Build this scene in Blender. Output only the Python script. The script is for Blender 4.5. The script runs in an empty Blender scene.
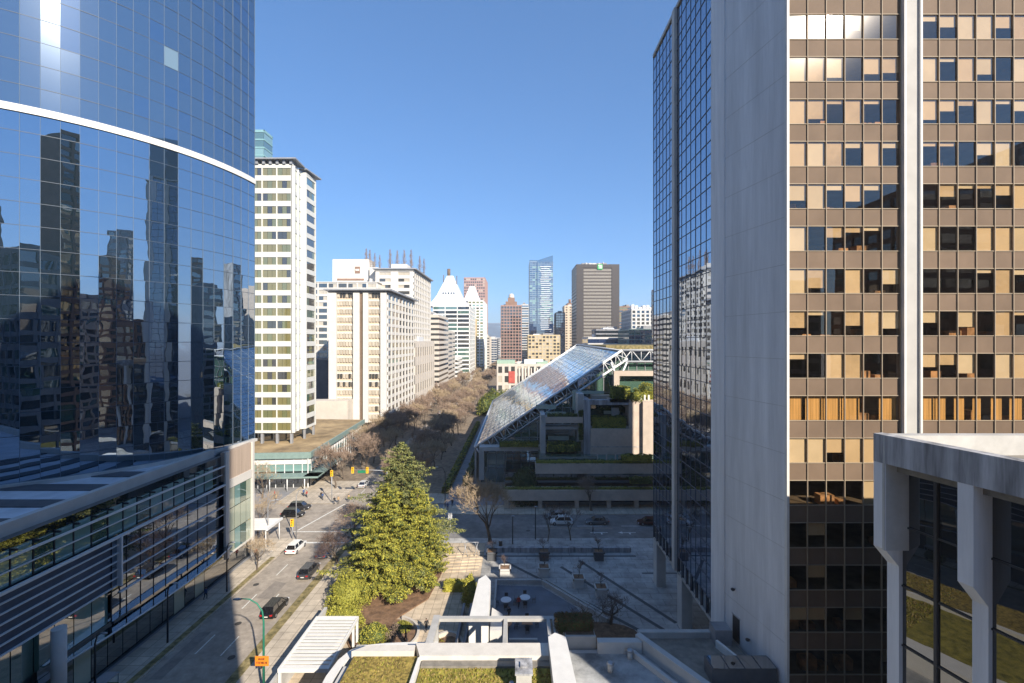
import bpy, math, random
from mathutils import Vector, Matrix
R = math.radians
random.seed(7)
scn = bpy.context.scene
col = scn.collection
# ---------------------------------------------------------------- camera, sky, sun, exposure
H = 37.5
cd = bpy.data.cameras.new('camera'); cam = bpy.data.objects.new('camera', cd); col.objects.link(cam)
cam.location = (0, 0, H); cam.rotation_euler = (R(90), 0, 0)
cd.lens = 16.0; cd.sensor_width = 36; cd.shift_x = -6/1024; cd.clip_end = 40000; cd.clip_start = 0.3
scn.camera = cam
AZ, EL = 34.2, 30.5            # sun behind the camera, to its right
SD = Vector((math.sin(R(AZ))*math.cos(R(EL)), -math.cos(R(AZ))*math.cos(R(EL)), math.sin(R(EL))))
w = bpy.data.worlds.new('World'); scn.world = w; w.use_nodes = True
nt = w.node_tree; bg = nt.nodes['Background']
sky = nt.nodes.new('ShaderNodeTexSky'); sky.sky_type = 'NISHITA'; sky.sun_disc = False
sky.sun_elevation = R(EL); sky.sun_rotation = R(180-AZ); sky.air_density = 1.0; sky.dust_density = 0.0; sky.ozone_density = 8.0; sky.altitude = 50
gm = nt.nodes.new('ShaderNodeGamma'); gm.inputs[1].default_value = .7; nt.links.new(sky.outputs[0], gm.inputs[0])
vm = nt.nodes.new('ShaderNodeVectorMath'); vm.operation = 'MULTIPLY'; vm.inputs[1].default_value = (.74, 1.09, 1.40); nt.links.new(gm.outputs[0], vm.inputs[0])
nt.links.new(vm.outputs[0], bg.inputs[0]); bg.inputs[1].default_value = 0.11
sl = bpy.data.lights.new('sun', 'SUN'); so = bpy.data.objects.new('sun', sl); col.objects.link(so)
sl.energy = 5.0; sl.angle = R(0.53); sl.color = (1, 0.91, 0.78)
so.rotation_euler = SD.to_track_quat('Z', 'Y').to_euler(); so.location = SD*300
scn.view_settings.view_transform = 'Standard'; scn.view_settings.look = 'None'
scn.view_settings.exposure = 0.95; scn.view_settings.gamma = 1.0; scn.view_settings.use_curve_mapping = False
scn.cycles.max_bounces = 7; scn.cycles.diffuse_bounces = 4; scn.cycles.glossy_bounces = 4
scn.cycles.transparent_max_bounces = 12; scn.cycles.caustics_reflective = False; scn.cycles.caustics_refractive = False
scn.cycles.sample_clamp_indirect = 6; scn.cycles.use_denoising = True; scn.cycles.volume_bounces = 0

# ---------------------------------------------------------------- helpers
def ob(name, data, parent=None, loc=(0, 0, 0)):
    o = bpy.data.objects.new(name, data); col.objects.link(o)
    if parent: o.parent = parent
    o.location = loc
    return o
def tag(o, label=None, cat=None, group=None, kind=None):
    if label: o['label'] = label
    if cat: o['category'] = cat
    if group: o['group'] = group
    if kind: o['kind'] = kind
    return o
def thing(name, label, cat, loc=(0, 0, 0), rz=0, group=None):
    o = ob(name, None, None, loc); o.rotation_euler = (0, 0, rz); o.empty_display_size = .5
    return tag(o, label, cat, group)
def dup(root, loc, rz=0, label=None, group=None, s=1):
    r = root.copy(); col.objects.link(r); r.location = loc; r.rotation_euler = (0, 0, rz); r.scale = (s, s, s)
    if label: r['label'] = label
    if group: r['group'] = group
    for ch in list(root.children):
        c = ch.copy(); col.objects.link(c); c.parent = r
        for g in list(ch.children):
            d = g.copy(); col.objects.link(d); d.parent = c
    return r
class MB:
    """collects shapes in world (or local) coordinates, links them as ONE mesh object"""
    def __init__(s): s.v = []; s.f = []; s.m = []; s.sm = []
    def face(s, pts, m=0, smooth=False):
        n = len(s.v); s.v += [tuple(p) for p in pts]; s.f.append(tuple(range(n, n+len(pts)))); s.m.append(m); s.sm.append(smooth)
    def box(s, x0, x1, y0, y1, z0, z1, m=0):
        s.prism([(x0, y0), (x1, y0), (x1, y1), (x0, y1)], z0, z1, m)
    def prism(s, poly, z0, z1, m=0, z1b=None):
        n = len(s.v); k = len(poly)
        zt = z1 if callable(z1) else (lambda x, y: z1)
        zb = z0 if callable(z0) else (lambda x, y: z0)
        s.v += [(x, y, zb(x, y)) for x, y in poly] + [(x, y, zt(x, y)) for x, y in poly]
        s.f.append(tuple(n+i for i in reversed(range(k)))); s.f.append(tuple(n+k+i for i in range(k)))
        for i in range(k):
            j = (i+1) % k; s.f.append((n+i, n+j, n+k+j, n+k+i))
        s.m += [m]*(k+2); s.sm += [False]*(k+2)
    def wall(s, p0, p1, z0, z1, out, inn, m=0, a=0., b=None):
        """box along the edge p0->p1 (outward side = right of travel), from distance a to b along it"""
        dx, dy = p1[0]-p0[0], p1[1]-p0[1]; L = math.hypot(dx, dy); dx /= L; dy /= L
        if b is None: b = L
        nx, ny = dy, -dx
        P = lambda t, d: (p0[0]+dx*t+nx*d, p0[1]+dy*t+ny*d)
        s.prism([P(a, out), P(b, out), P(b, -inn), P(a, -inn)], z0, z1, m)
    def tube(s, pts, rad, n=6, m=0, smooth=True, cap=True):
        pts = [Vector(p) for p in pts]
        if not isinstance(rad, (list, tuple)): rad = [rad]*len(pts)
        base = len(s.v); up = Vector((0, 0, 1))
        prev = None
        for i, p in enumerate(pts):
            d = (pts[min(i+1, len(pts)-1)]-pts[max(i-1, 0)])
            if d.length < 1e-9: d = up.copy()
            d.normalize()
            a = prev if prev is not None else (Vector((1, 0, 0)) if abs(d.x) < .9 else Vector((0, 1, 0)))
            a = (a-d*a.dot(d)).normalized(); prev = a; b = d.cross(a)
            for k in range(n):
                t = 2*math.pi*k/n; s.v.append(tuple(p+(a*math.cos(t)+b*math.sin(t))*rad[i]))
        for i in range(len(pts)-1):
            for k in range(n):
                q = base+i*n; j = (k+1) % n
                s.f.append((q+k, q+j, q+n+j, q+n+k)); s.m.append(m); s.sm.append(smooth)
        if cap:
            s.f.append(tuple(base+k for k in reversed(range(n)))); s.f.append(tuple(base+(len(pts)-1)*n+k for k in range(n)))
            s.m += [m, m]; s.sm += [False, False]
    def cyl(s, x, y, z0, z1, r, n=12, m=0, r1=None):
        s.tube([(x, y, z0), (x, y, z1)], [r, r if r1 is None else r1], n, m)
    def ball(s, c, r, n=8, rings=6, m=0, sz=None):
        rx, ry, rz = r if isinstance(r, (tuple, list)) else (r, r, r)
        base = len(s.v)
        for i in range(1, rings):
            a = math.pi*i/rings
            for k in range(n):
                t = 2*math.pi*k/n; s.v.append((c[0]+rx*math.sin(a)*math.cos(t), c[1]+ry*math.sin(a)*math.sin(t), c[2]+rz*math.cos(a)))
        top = len(s.v); s.v.append((c[0], c[1], c[2]+rz)); s.v.append((c[0], c[1], c[2]-rz))
        for i in range(rings-2):
            for k in range(n):
                j = (k+1) % n; q = base+i*n; s.f.append((q+k, q+n+k, q+n+j, q+j)); s.m.append(m); s.sm.append(True)
        for k in range(n):
            j = (k+1) % n; s.f.append((top, base+k, base+j)); q = base+(rings-2)*n; s.f.append((top+1, q+j, q+k)); s.m += [m, m]; s.sm += [True, True]
    def build(s, name, mats, parent=None, loc=None, bevel=0):
        me = bpy.data.meshes.new(name)
        o0 = Vector(loc) if loc is not None else (wloc(parent) if parent else Vector((0, 0, 0)))
        me.from_pydata([(x-o0.x, y-o0.y, z-o0.z) for x, y, z in s.v], [], s.f)
        for mt in (mats if isinstance(mats, (list, tuple)) else [mats]): me.materials.append(mt)
        me.polygons.foreach_set('material_index', s.m); me.polygons.foreach_set('use_smooth', s.sm); me.update()
        o = ob(name, me, parent, tuple(o0) if parent is None else (0, 0, 0))
        if bevel:
            b = o.modifiers.new('bevel', 'BEVEL'); b.width = bevel; b.segments = 2; b.limit_method = 'ANGLE'
        return o
def wloc(p):
    v = Vector((0, 0, 0))
    while p is not None: v = v+Vector(p.location); p = p.parent
    return v
def G(x, y, z=0.0):
    """ground/level position of a measured bearing (used once, to survey the site)"""
    Y = 455*(H-z)/(y-341.5); return ((x-518)/455*Y, Y)

# ---------------------------------------------------------------- materials
MC = {}
def mat(name, c, rough=.8, var=.12, scale=.6, metal=0, bump=0, spec=.4, c2=None, stretch=None, detail=5, slabs=None, patch=0):
    if name in MC: return MC[name]
    m = bpy.data.materials.new(name); m.use_nodes = True; n = m.node_tree; p = n.nodes['Principled BSDF']
    p.inputs['Roughness'].default_value = rough; p.inputs['Metallic'].default_value = metal; p.inputs['Specular IOR Level'].default_value = spec
    tc = n.nodes.new('ShaderNodeTexCoord'); g = n.nodes.new('ShaderNodeNewGeometry')
    src = g.outputs['Position']
    if stretch:
        mp = n.nodes.new('ShaderNodeMapping'); mp.inputs['Scale'].default_value = stretch; n.links.new(src, mp.inputs[0]); src = mp.outputs[0]
    no = n.nodes.new('ShaderNodeTexNoise'); no.inputs['Scale'].default_value = scale; no.inputs['Detail'].default_value = detail; no.inputs['Roughness'].default_value = .65
    n.links.new(src, no.inputs['Vector'])
    cr = n.nodes.new('ShaderNodeValToRGB')
    a = [max(0, x*(1-var*1.6)) for x in c]; b = [min(1, x*(1+var*1.6)) for x in (c2 or c)]
    cr.color_ramp.elements[0].position = .3; cr.color_ramp.elements[1].position = .7
    cr.color_ramp.elements[0].color = (*a, 1); cr.color_ramp.elements[1].color = (*b, 1)
    n.links.new(no.outputs[0], cr.inputs[0]); cout = cr.outputs[0]
    if patch:      # broad stains and worn patches
        n3 = n.nodes.new('ShaderNodeTexNoise'); n3.inputs['Scale'].default_value = scale*.22; n3.inputs['Detail'].default_value = 9; n3.inputs['Roughness'].default_value = .75; n.links.new(src, n3.inputs['Vector'])
        r3 = n.nodes.new('ShaderNodeMapRange'); r3.inputs[1].default_value = .38; r3.inputs[2].default_value = .62; r3.inputs[3].default_value = 1-patch; r3.inputs[4].default_value = 1+patch*.6; n.links.new(n3.outputs[0], r3.inputs[0])
        v3 = n.nodes.new('ShaderNodeVectorMath'); v3.operation = 'SCALE'; n.links.new(cout, v3.inputs[0]); n.links.new(r3.outputs[0], v3.inputs['Scale']); cout = v3.outputs[0]
    if slabs:      # slab joints
        bt_ = n.nodes.new('ShaderNodeTexBrick'); bt_.offset = 0 if len(slabs) < 3 else slabs[2]; bt_.inputs['Scale'].default_value = 1; bt_.inputs['Brick Width'].default_value = slabs[0]; bt_.inputs['Row Height'].default_value = slabs[1]; bt_.inputs['Mortar Size'].default_value = .035; bt_.inputs['Bias'].default_value = 0
        bt_.inputs['Color1'].default_value = (.86, .86, .86, 1); bt_.inputs['Color2'].default_value = (1.06, 1.06, 1.06, 1); bt_.inputs['Mortar'].default_value = (.5, .5, .5, 1)
        n.links.new(g.outputs['Position'], bt_.inputs['Vector']); v4 = n.nodes.new('ShaderNodeVectorMath'); v4.operation = 'MULTIPLY'; n.links.new(cout, v4.inputs[0]); n.links.new(bt_.outputs[0], v4.inputs[1]); cout = v4.outputs[0]
    n.links.new(cout, p.inputs['Base Color'])
    if bump:
        bn = n.nodes.new('ShaderNodeBump'); bn.inputs['Strength'].default_value = bump; bn.inputs['Distance'].default_value = .05
        n2 = n.nodes.new('ShaderNodeTexNoise'); n2.inputs['Scale'].default_value = scale*8; n.links.new(src, n2.inputs['Vector'])
        n.links.new(n2.outputs[0], bn.inputs['Height']); n.links.new(bn.outputs[0], p.inputs['Normal'])
    MC[name] = m; return m
def glass(name, tint, refl=.5, rough=.01, body=(.02, .025, .03), wave=0., zper=0, see=0., gtint=(1, 1, 1), glow=0., bscale=.35, grough=.28):
    """facade glass: dark or see-through body under a mirror coat"""
    if name in MC: return MC[name]
    m = bpy.data.materials.new(name); m.use_nodes = True; n = m.node_tree; n.nodes.clear()
    out = n.nodes.new('ShaderNodeOutputMaterial')
    df = n.nodes.new('ShaderNodeBsdfDiffuse'); df.inputs[0].default_value = (*body, 1)
    bodyout = df.outputs[0]
    if see:
        tr = n.nodes.new('ShaderNodeBsdfTransparent'); tr.inputs[0].default_value = (*tint, 1)
        mx = n.nodes.new('ShaderNodeMixShader'); mx.inputs[0].default_value = see
        n.links.new(bodyout, mx.inputs[1]); n.links.new(tr.outputs[0], mx.inputs[2]); bodyout = mx.outputs[0]
    gl = n.nodes.new('ShaderNodeBsdfGlossy'); gl.inputs['Roughness'].default_value = rough; gl.inputs[0].default_value = (*gtint, 1)
    gout = gl.outputs[0]
    if glow:
        g2 = n.nodes.new('ShaderNodeBsdfGlossy'); g2.inputs['Roughness'].default_value = grough; g2.inputs[0].default_value = (*gtint, 1)
        m3 = n.nodes.new('ShaderNodeMixShader'); m3.inputs[0].default_value = glow
        n.links.new(gout, m3.inputs[1]); n.links.new(g2.outputs[0], m3.inputs[2]); gout = m3.outputs[0]
    lw = n.nodes.new('ShaderNodeLayerWeight'); lw.inputs[0].default_value = .35
    mr = n.nodes.new('ShaderNodeMapRange'); mr.inputs[3].default_value = refl; mr.inputs[4].default_value = min(1, refl+.45)
    n.links.new(lw.outputs['Facing'], mr.inputs[0])
    ms = n.nodes.new('ShaderNodeMixShader'); n.links.new(mr.outputs[0], ms.inputs[0]); n.links.new(bodyout, ms.inputs[1]); n.links.new(gout, ms.inputs[2])
    n.links.new(ms.outputs[0], out.inputs[0])
    if wave:
        g = n.nodes.new('ShaderNodeNewGeometry'); no = n.nodes.new('ShaderNodeTexNoise'); no.inputs['Scale'].default_value = bscale; no.inputs['Detail'].default_value = 1.5
        n.links.new(g.outputs['Position'], no.inputs['Vector']); h = no.outputs[0]
        if zper:
            sx = n.nodes.new('ShaderNodeSeparateXYZ'); n.links.new(g.outputs['Position'], sx.inputs[0])
            mu = n.nodes.new('ShaderNodeMath'); mu.operation = 'MULTIPLY'; mu.inputs[1].default_value = 2*math.pi/zper; n.links.new(sx.outputs[2], mu.inputs[0])
            sn = n.nodes.new('ShaderNodeMath'); sn.operation = 'SINE'; n.links.new(mu.outputs[0], sn.inputs[0])
            ma = n.nodes.new('ShaderNodeMath'); ma.operation = 'MULTIPLY_ADD'; ma.inputs[1].default_value = .06; n.links.new(sn.outputs[0], ma.inputs[0]); n.links.new(h, ma.inputs[2]); h = ma.outputs[0]
        bn = n.nodes.new('ShaderNodeBump'); bn.inputs['Strength'].default_value = 1; bn.inputs['Distance'].default_value = wave
        n.links.new(h, bn.inputs['Height'])
        n.links.new(bn.outputs[0], gl.inputs['Normal'])
    MC[name] = m; return m
concrete = mat('concrete', (.42, .41, .39), .85, .12, .35, bump=.15)
concrete_pale = mat('pale_concrete', (.52, .505, .48), .85, .07, .4)
concrete_dark = mat('stained_concrete', (.30, .30, .31), .9, .42, .8, stretch=(1.6, 1.6, .14), bump=.1)
concrete_warm = mat('warm_concrete', (.54, .44, .36), .85, .1, .5)
board_concrete = mat('precast_concrete', (.66, .66, .67), .85, .07, .6, stretch=(1.5, 1.5, .12), patch=.16)
white_paint = mat('white_paint', (.68, .665, .63), .6, .04, 1)
cream = mat('cream_stone', (.52, .47, .41), .8, .05, .3)
cream2 = mat('cream_panel', (.59, .565, .525), .8, .04, .3)
beige = mat('beige_stone', (.58, .47, .35), .85, .07, .3)
yellow_stone = mat('sand_stone', (.50, .40, .24), .85, .07, .3)
pink = mat('pink_granite', (.38, .24, .21), .8, .07, .3)
brown = mat('brown_brick', (.24, .15, .11), .85, .1, .4)
bronze = mat('bronze_panel', (.155, .108, .074), .7, .10, .25, spec=.2)
bronze_metal = mat('pale_bronze_metal', (.30, .24, .17), .7, .05, 1)
dark_metal = mat('dark_metal', (.03, .03, .035), .5, .1, 1)
grey_metal = mat('grey_metal', (.35, .36, .38), .45, .08, 1, metal=.3)
white_metal = mat('white_metal', (.66, .67, .68), .4, .04, 1)
green_pole = mat('green_paint', (.02, .17, .11), .5, .08, 1)
asphalt = mat('asphalt', (.33, .285, .235), .9, .14, .9, bump=.2, detail=9, patch=.22)
avenue_ground = mat('dark_avenue_pavement', (.22, .17, .12), .95, .25, .8, detail=9, patch=.3)  # darker and browner than the near pavement
asphalt_shade = mat('worn_shaded_asphalt', (.20, .19, .18), .9, .12, .9, bump=.2, detail=9, patch=.3)  # asphalt again, darkened to carry the shade over the side road
paving = mat('pavement_concrete', (.50, .43, .34), .9, .10, .9, bump=.1, detail=8, slabs=(1.5, 1.5), patch=.15)
plaza_mat = mat('plaza_concrete', (.40, .39, .37), .85, .14, .7, bump=.1, detail=8, slabs=(3.0, 1.5, .5), patch=.3)
sun_beige = mat('sunlit_paving', (.54, .44, .32), .9, .12, .8, detail=8, slabs=(1.2, 1.2), patch=.15)  # sun warmth put into the concrete colour; the shaded plaza stays grey
bluestone = mat('blue_grey_paving', (.14, .16, .19), .8, .12, .5)
step_shade = mat('step_shade_strip', (.08, .085, .09), .85, .1, 1)  # shadow edges of steps, painted as dark strips on the plaza
line_mat = mat('road_paint', (.66, .65, .6), .7, .22, 4)
brown_roof = mat('brown_gravel_roof', (.27, .19, .105), .95, .3, .16, c2=(.33, .24, .13), detail=9)
gravel = mat('roof_gravel', (.22, .2, .17), .95, .2, 1.2, detail=9)
roof_grey = mat('grey_roof', (.25, .25, .26), .9, .15, .4)
roof_dark = mat('dark_roof', (.10, .105, .115), .9, .15, .4)
turq = mat('turquoise_fascia', (.20, .28, .26), .5, .08, 1)
grass_mat = mat('sedum', (.16, .125, .03), .95, .5, 3.2, c2=(.27, .2, .05), bump=.6, detail=12, patch=.25)
grass_green = mat('verge_grass', (.11, .105, .035), .95, .35, 1.2, c2=(.24, .19, .09), bump=.4, detail=9)
manhole_m = mat('cast_iron', (.06, .055, .05), .7, .2, 4)
soil = mat('soil', (.13, .075, .045), .95, .25, 1.5, c2=(.2, .12, .07), detail=8)
bark = mat('bark', (.11, .085, .065), .95, .2, 3)
twig_brown = mat('twig_brown', (.27, .195, .145), .95, .2, 1)
twig_pale = mat('twig_pale', (.38, .29, .19), .95, .2, 1)
twig_dark = mat('twig_dark', (.12, .08, .065), .95, .2, 1)
leafA = mat('leaf_olive', (.235, .235, .04), .7, .25, .8, spec=.25)
leafB = mat('leaf_lime', (.36, .33, .05), .7, .25, .8, spec=.25)
leafC = mat('leaf_deep', (.075, .10, .03), .7, .25, .8, spec=.25)
spruceA = mat('spruce_green', (.18, .19, .06), .75, .25, .8, spec=.25)
spruceB = mat('spruce_pale', (.25, .25, .09), .75, .25, .8, spec=.25)
spruceC = mat('spruce_deep', (.05, .075, .035), .75, .25, .8, spec=.25)
hedge_brown = mat('hedge_brown', (.14, .075, .03), .9, .3, 1.5)
tyre_mat = mat('tyre', (.015, .015, .015), .9, .1, 1)
rim_mat = mat('rim', (.4, .4, .42), .3, .05, 1, metal=.8)
car_glass = glass('car_glass', (0, 0, 0), .12, .03, (.01, .01, .012))
head_mat = mat('headlight_glass', (.7, .72, .75), .15, .05, 1)
tail_mat = mat('taillight_red', (.4, .01, .01), .25, .05, 1)
def paint(name, c): return mat(name, c, .22, .02, 1, metal=.15, spec=.6)
blind = mat('roller_blind', (.74, .64, .49), .85, .05, .4)
blind3 = mat('aged_blind', (.62, .52, .38), .85, .1, .6)
blind4 = mat('white_blind', (.80, .75, .64), .85, .05, .6)
blind2 = mat('pale_blind', (.74, .68, .55), .85, .05, .4)
curtain = mat('gold_curtain', (.70, .46, .20), .85, .25, 3.5, stretch=(3, 3, .05))
room_dark = mat('room_interior', (.14, .12, .10), .9, .3, .5)
slab_mat = mat('floor_slab', (.3, .27, .23), .9, .1, .5)
clutter_m = mat('office_furniture', (.42, .26, .15), .8, .5, .7)
# glass
gl_bronze = glass('bronze_glass', (.86, .76, .62), .07, .004, (.03, .02, .012), wave=.0006, see=.95, gtint=(.82, .77, .72), glow=.05, grough=.13, bscale=.8)
gl_tower_dark = glass('curved_tower_glass', (0, 0, 0), .46, .0, (.014, .026, .036), wave=.013, zper=2.9, gtint=(.70, .84, 1), glow=.0, bscale=.28)
gl_tower_blue = glass('upper_tower_glass', (0, 0, 0), .33, .0, (.03, .055, .09), wave=.008, zper=2.9, gtint=(.62, .73, .86), glow=.06, grough=.2, bscale=.28)
gl_tower_blue2 = glass('upper_tower_glass_deep', (0, 0, 0), .33, .0, (.02, .042, .075), wave=.008, zper=2.9, gtint=(.66, .8, 1), glow=.02, bscale=.28)
gl_tower_light = glass('tower_light_pane', (0, 0, 0), .3, .02, (.16, .22, .22), wave=.006, gtint=(.9, .95, 1), bscale=.28)
gl_side = glass('side_glass', (0, 0, 0), .40, .0, (.008, .012, .02), wave=.004, gtint=(.66, .74, .86), bscale=.5)
gl_side2 = glass('side_glass_blind', (0, 0, 0), .36, .0, (.05, .055, .075), wave=.004, gtint=(.7, .76, .88), bscale=.5)
gl_near = glass('near_dark_glass', (0, 0, 0), .07, .01, (.008, .01, .014), wave=.004, bscale=.5)
gl_dark = glass('dark_glass', (0, 0, 0), .22, .01, (.012, .016, .018), wave=.004, bscale=.4)
gl_green = glass('green_glass', (0, 0, 0), .28, .01, (.08, .15, .115), wave=.004)
gl_olive = glass('olive_blind_glass', (0, 0, 0), .10, .02, (.20, .18, .075))
gl_olive2 = glass('pale_olive_glass', (0, 0, 0), .12, .02, (.16, .17, .08))
gl_grey = glass('grey_window_glass', (0, 0, 0), .12, .02, (.055, .055, .05))
gl_blue = glass('blue_glass', (0, 0, 0), .35, .01, (.03, .07, .13))
gl_deepblue = glass('deep_blue_glass', (0, 0, 0), .3, .01, (.01, .03, .09))
gl_aqua = glass('aqua_glass', (0, 0, 0), .2, .02, (.20, .34, .32))
gl_pale = glass('pale_green_panel', (0, 0, 0), .1, .05, (.42, .46, .36))
gl_cream = glass('drape_glass', (0, 0, 0), .08, .05, (.46, .41, .33))  # cream drape colour under the glass coat
# ---------------------------------------------------------------- the setting
g = MB(); g.box(-9000, 9000, -3000, 5100, -1, 0); tag(g.build('ground', roof_grey), kind='structure')
g = MB()
g.box(-41.9, -32.1, -40, 86.5, .0, .004); g.box(-41.9, -32.1, 105, 1400, .0, .004)
tag(g.build('road', asphalt), kind='structure')
g = MB(); g.box(-19, 240, 86.5, 98.5, 0, .004); tag(g.build('side_road', asphalt_shade), kind='structure')
g = MB(); g.box(-300, -19, 86.5, 105, 0, .004); tag(g.build('cross_street', asphalt), kind='structure')
g = MB()
def dash(x, y0, y1, wd=.14): g.box(x-wd/2, x+wd/2, y0, y1, .004, .008)
for xl, ys in ((-38.75, (45.2, 54.6, 63.9, 73.0)), (-35.5, (44.9, 54.3, 64.0, 72.6))):
    for y in ys: dash(xl, y, y+3.6)
for y in range(112, 420, 9):
    dash(-38.75, y, y+3.4); dash(-35.5, y, y+3.4)
g.box(-41.7, -32.3, 84.6, 85.1, .0045, .009); g.box(-44.5, -32.3, 89.6, 89.9, .0045, .009)
g.prism([(-43.9, 90.4), (-43.6, 90.4), (-39.8, 105), (-40.1, 105)], .0045, .009)
g.box(-30, -19, 95, 95.15, .0045, .009)
for x0 in (3, 12, 21, 30): g.box(x0, x0+5, 92.4, 92.55, .0045, .009)
for x0 in (15., 20.5):   # turn arrows painted on the cross street
    g.box(x0, x0+2.6, 89.2, 89.4, .0045, .009); g.prism([(x0-.9, 89.3), (x0, 88.8), (x0, 89.8)], .0045, .009); g.box(x0+1.2, x0+1.5, 88.5, 89.2, .0045, .009)
tag(g.build('road_markings', line_mat), kind='structure')
g = MB()
g.box(-46.35, -41.9, -40, 84.4, 0, .13); g.box(-60, -41.9, 80.2, 86.5, 0, .127)
g.box(-30.9, -27, -40, 84.4, 0, .13)
g.box(-56, -41.9, 105, 122, 0, .13); g.box(-32.1, -17, 105, 112, 0, .13)
g.box(-17, 90, 98.5, 104, 0, .13)
tag(g.build('pavement', paving), kind='structure')
g = MB(); g.box(-56, -41.9, 122, 1400, 0, .13); g.box(-32.1, -17, 112, 1400, 0, .13); tag(g.build('avenue_pavement', avenue_ground), kind='structure')
g = MB(); g.box(-32.1, -30.9, -40, 84.4, 0, .15); tag(g.build('grass_verge', grass_green), kind='structure')
g = MB(); g.box(-42.9, -42.1, 20, 79, .13, .15); tag(g.build('kerbside_grass_strip', grass_green), kind='structure')
g = MB(); g.box(-27, -6, -40, 84.4, 0, .13); tag(g.build('garden_paving', sun_beige), kind='structure')
g = MB(); g.box(-6, 95, -40, 84.4, 0, .13); g.box(-30.9, 95, 84.4, 86.5, 0, .126); tag(g.build('plaza', plaza_mat), kind='structure')
g = MB()
for a, b in (((10.4, 77.7), (21, 60.4)), ((7.1, 75.5), (19.6, 58)), ((5.2, 70), (16.5, 58)), ((-2.4, 77.5), (9.0, 66))):
    dx, dy = b[0]-a[0], b[1]-a[1]; L = math.hypot(dx, dy); nx, ny = -dy/L*.28, dx/L*.28
    g.prism([(a[0]-nx, a[1]-ny), (b[0]-nx, b[1]-ny), (b[0]+nx, b[1]+ny), (a[0]+nx, a[1]+ny)], .13, .134)
g.box(-6, 20.5, 79.0, 79.5, .13, .134); g.box(20, 60, 73.2, 73.6, .13, .134)
tag(g.build('step_shade_bands', step_shade), kind='structure')
g = MB(); g.prism([(-3.4, 50), (9, 50), (9.5, 60.6), (8.2, 64.0), (3.6, 69.4), (-3.4, 69.8)], .13, .135); tag(g.build('patio_floor', bluestone), kind='structure')
g = MB(); pts = [(10.4+5.0*math.cos(t*.4), 57.8+2.6*math.sin(t*.4)) for t in range(16)]; g.prism(pts, .135, .3); tag(g.build('planting_bed', soil), kind='structure')
g = MB(); g.prism([(-17.2+4.2*math.cos(t*.35), 57.5+3.6*math.sin(t*.35)) for t in range(18)], .13, .32); g.prism([(-8.6+1.7*math.cos(t*.35), 54.5+3*math.sin(t*.35)) for t in range(18)], .13, .3); g.prism([(-26.8, 57.5), (-19, 57.5), (-13, 66), (-12, 76), (-26.8, 76)], .13, .28)
tag(g.build('garden_soil', soil), kind='structure')
# stepped seating that catches the sun beside the road crossing
st = MB()
for i in range(7):
    x0 = -12.6+i*.1; y0 = 73.6+i*1.05
    st.prism([(x0, y0), (x0+6.0, y0+.6), (x0+6.0, y0+1.25), (x0, y0+.65)], .13, .16+.07*(i % 2+1))
s_ = st.build('steps', sun_beige, loc=(-10, 77, .13)); tag(s_, 'low sunlit timber-coloured plaza steps beside the tall conifer', 'steps')
# mountains behind the city
g = MB(); random.seed(3); xs = [-5200+i*180 for i in range(70)]; hs = []
for i, x in enumerate(xs): hs.append(245+34*math.sin(i*.31+1)+16*math.sin(i*.9)+14*random.random())
rows = [(3500, .1), (3900, .45), (4300, .75), (4900, 1.0)]
for i in range(len(xs)-1):
    for j in range(3):
        (ya, fa), (yb, fb) = rows[j], rows[j+1]
        q = lambda k, y, f: (xs[k], y+60*math.sin(k*2.3), (hs[k]*f+10*math.sin(k*1.7+j))*1.0)
        g.face([q(i, ya, fa), q(i+1, ya, fa), (xs[i+1], yb+60*math.sin((i+1)*2.3), hs[i+1]*fb+10*math.sin((i+1)*1.7+j)), (xs[i], yb+60*math.sin(i*2.3), hs[i]*fb+10*math.sin(i*1.7+j))], 0, True)
mt = mat('hazy_forest', (.05, .10, .16), .95, .3, .004, c2=(.09, .14, .2)); m = mt.node_tree  # blue of the distant haze is mixed into the forest colour
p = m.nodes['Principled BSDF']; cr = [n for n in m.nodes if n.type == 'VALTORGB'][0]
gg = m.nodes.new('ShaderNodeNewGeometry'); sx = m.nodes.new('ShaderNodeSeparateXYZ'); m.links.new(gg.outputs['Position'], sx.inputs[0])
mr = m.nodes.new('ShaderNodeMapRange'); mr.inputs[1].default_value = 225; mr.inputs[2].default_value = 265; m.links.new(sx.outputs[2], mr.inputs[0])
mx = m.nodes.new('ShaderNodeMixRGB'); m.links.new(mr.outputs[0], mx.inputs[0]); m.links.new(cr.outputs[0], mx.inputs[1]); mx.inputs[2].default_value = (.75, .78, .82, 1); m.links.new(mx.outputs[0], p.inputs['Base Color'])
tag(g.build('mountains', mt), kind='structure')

# ---------------------------------------------------------------- generic facade pieces
CAMP = Vector((0, 0, H))
def emit_panes(parent, items, name='window', limit=96):
    """items: (quad points, thickness outward vector or None, material). Nearest-largest become parts, the rest one part"""
    def size(it):
        p = it[0]; c = sum((Vector(q) for q in p), Vector())/len(p)
        return (Vector(p[1])-Vector(p[0])).length*(Vector(p[2])-Vector(p[1])).length/max(1, (c-CAMP).length)**2
    items = sorted(items, key=size, reverse=True)
    for it in items[:limit]:
        mb = MB(); mb.face(it[0], 0); 
        for k, ex in enumerate(it[2:]): mb.face(ex[0], k+1)
        mb.build(name, [it[1]]+[ex[1] for ex in it[2:]], parent)
    rest = items[limit:]
    if rest:
        mb = MB(); ms = []
        def mi(m):
            if m not in ms: ms.append(m)
            return ms.index(m)
        for it in rest:
            mb.face(it[0], mi(it[1]))
            for ex in it[2:]: mb.face(ex[0], mi(ex[1]))
        o = mb.build(name, ms, parent); o['kind'] = 'stuff'
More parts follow.
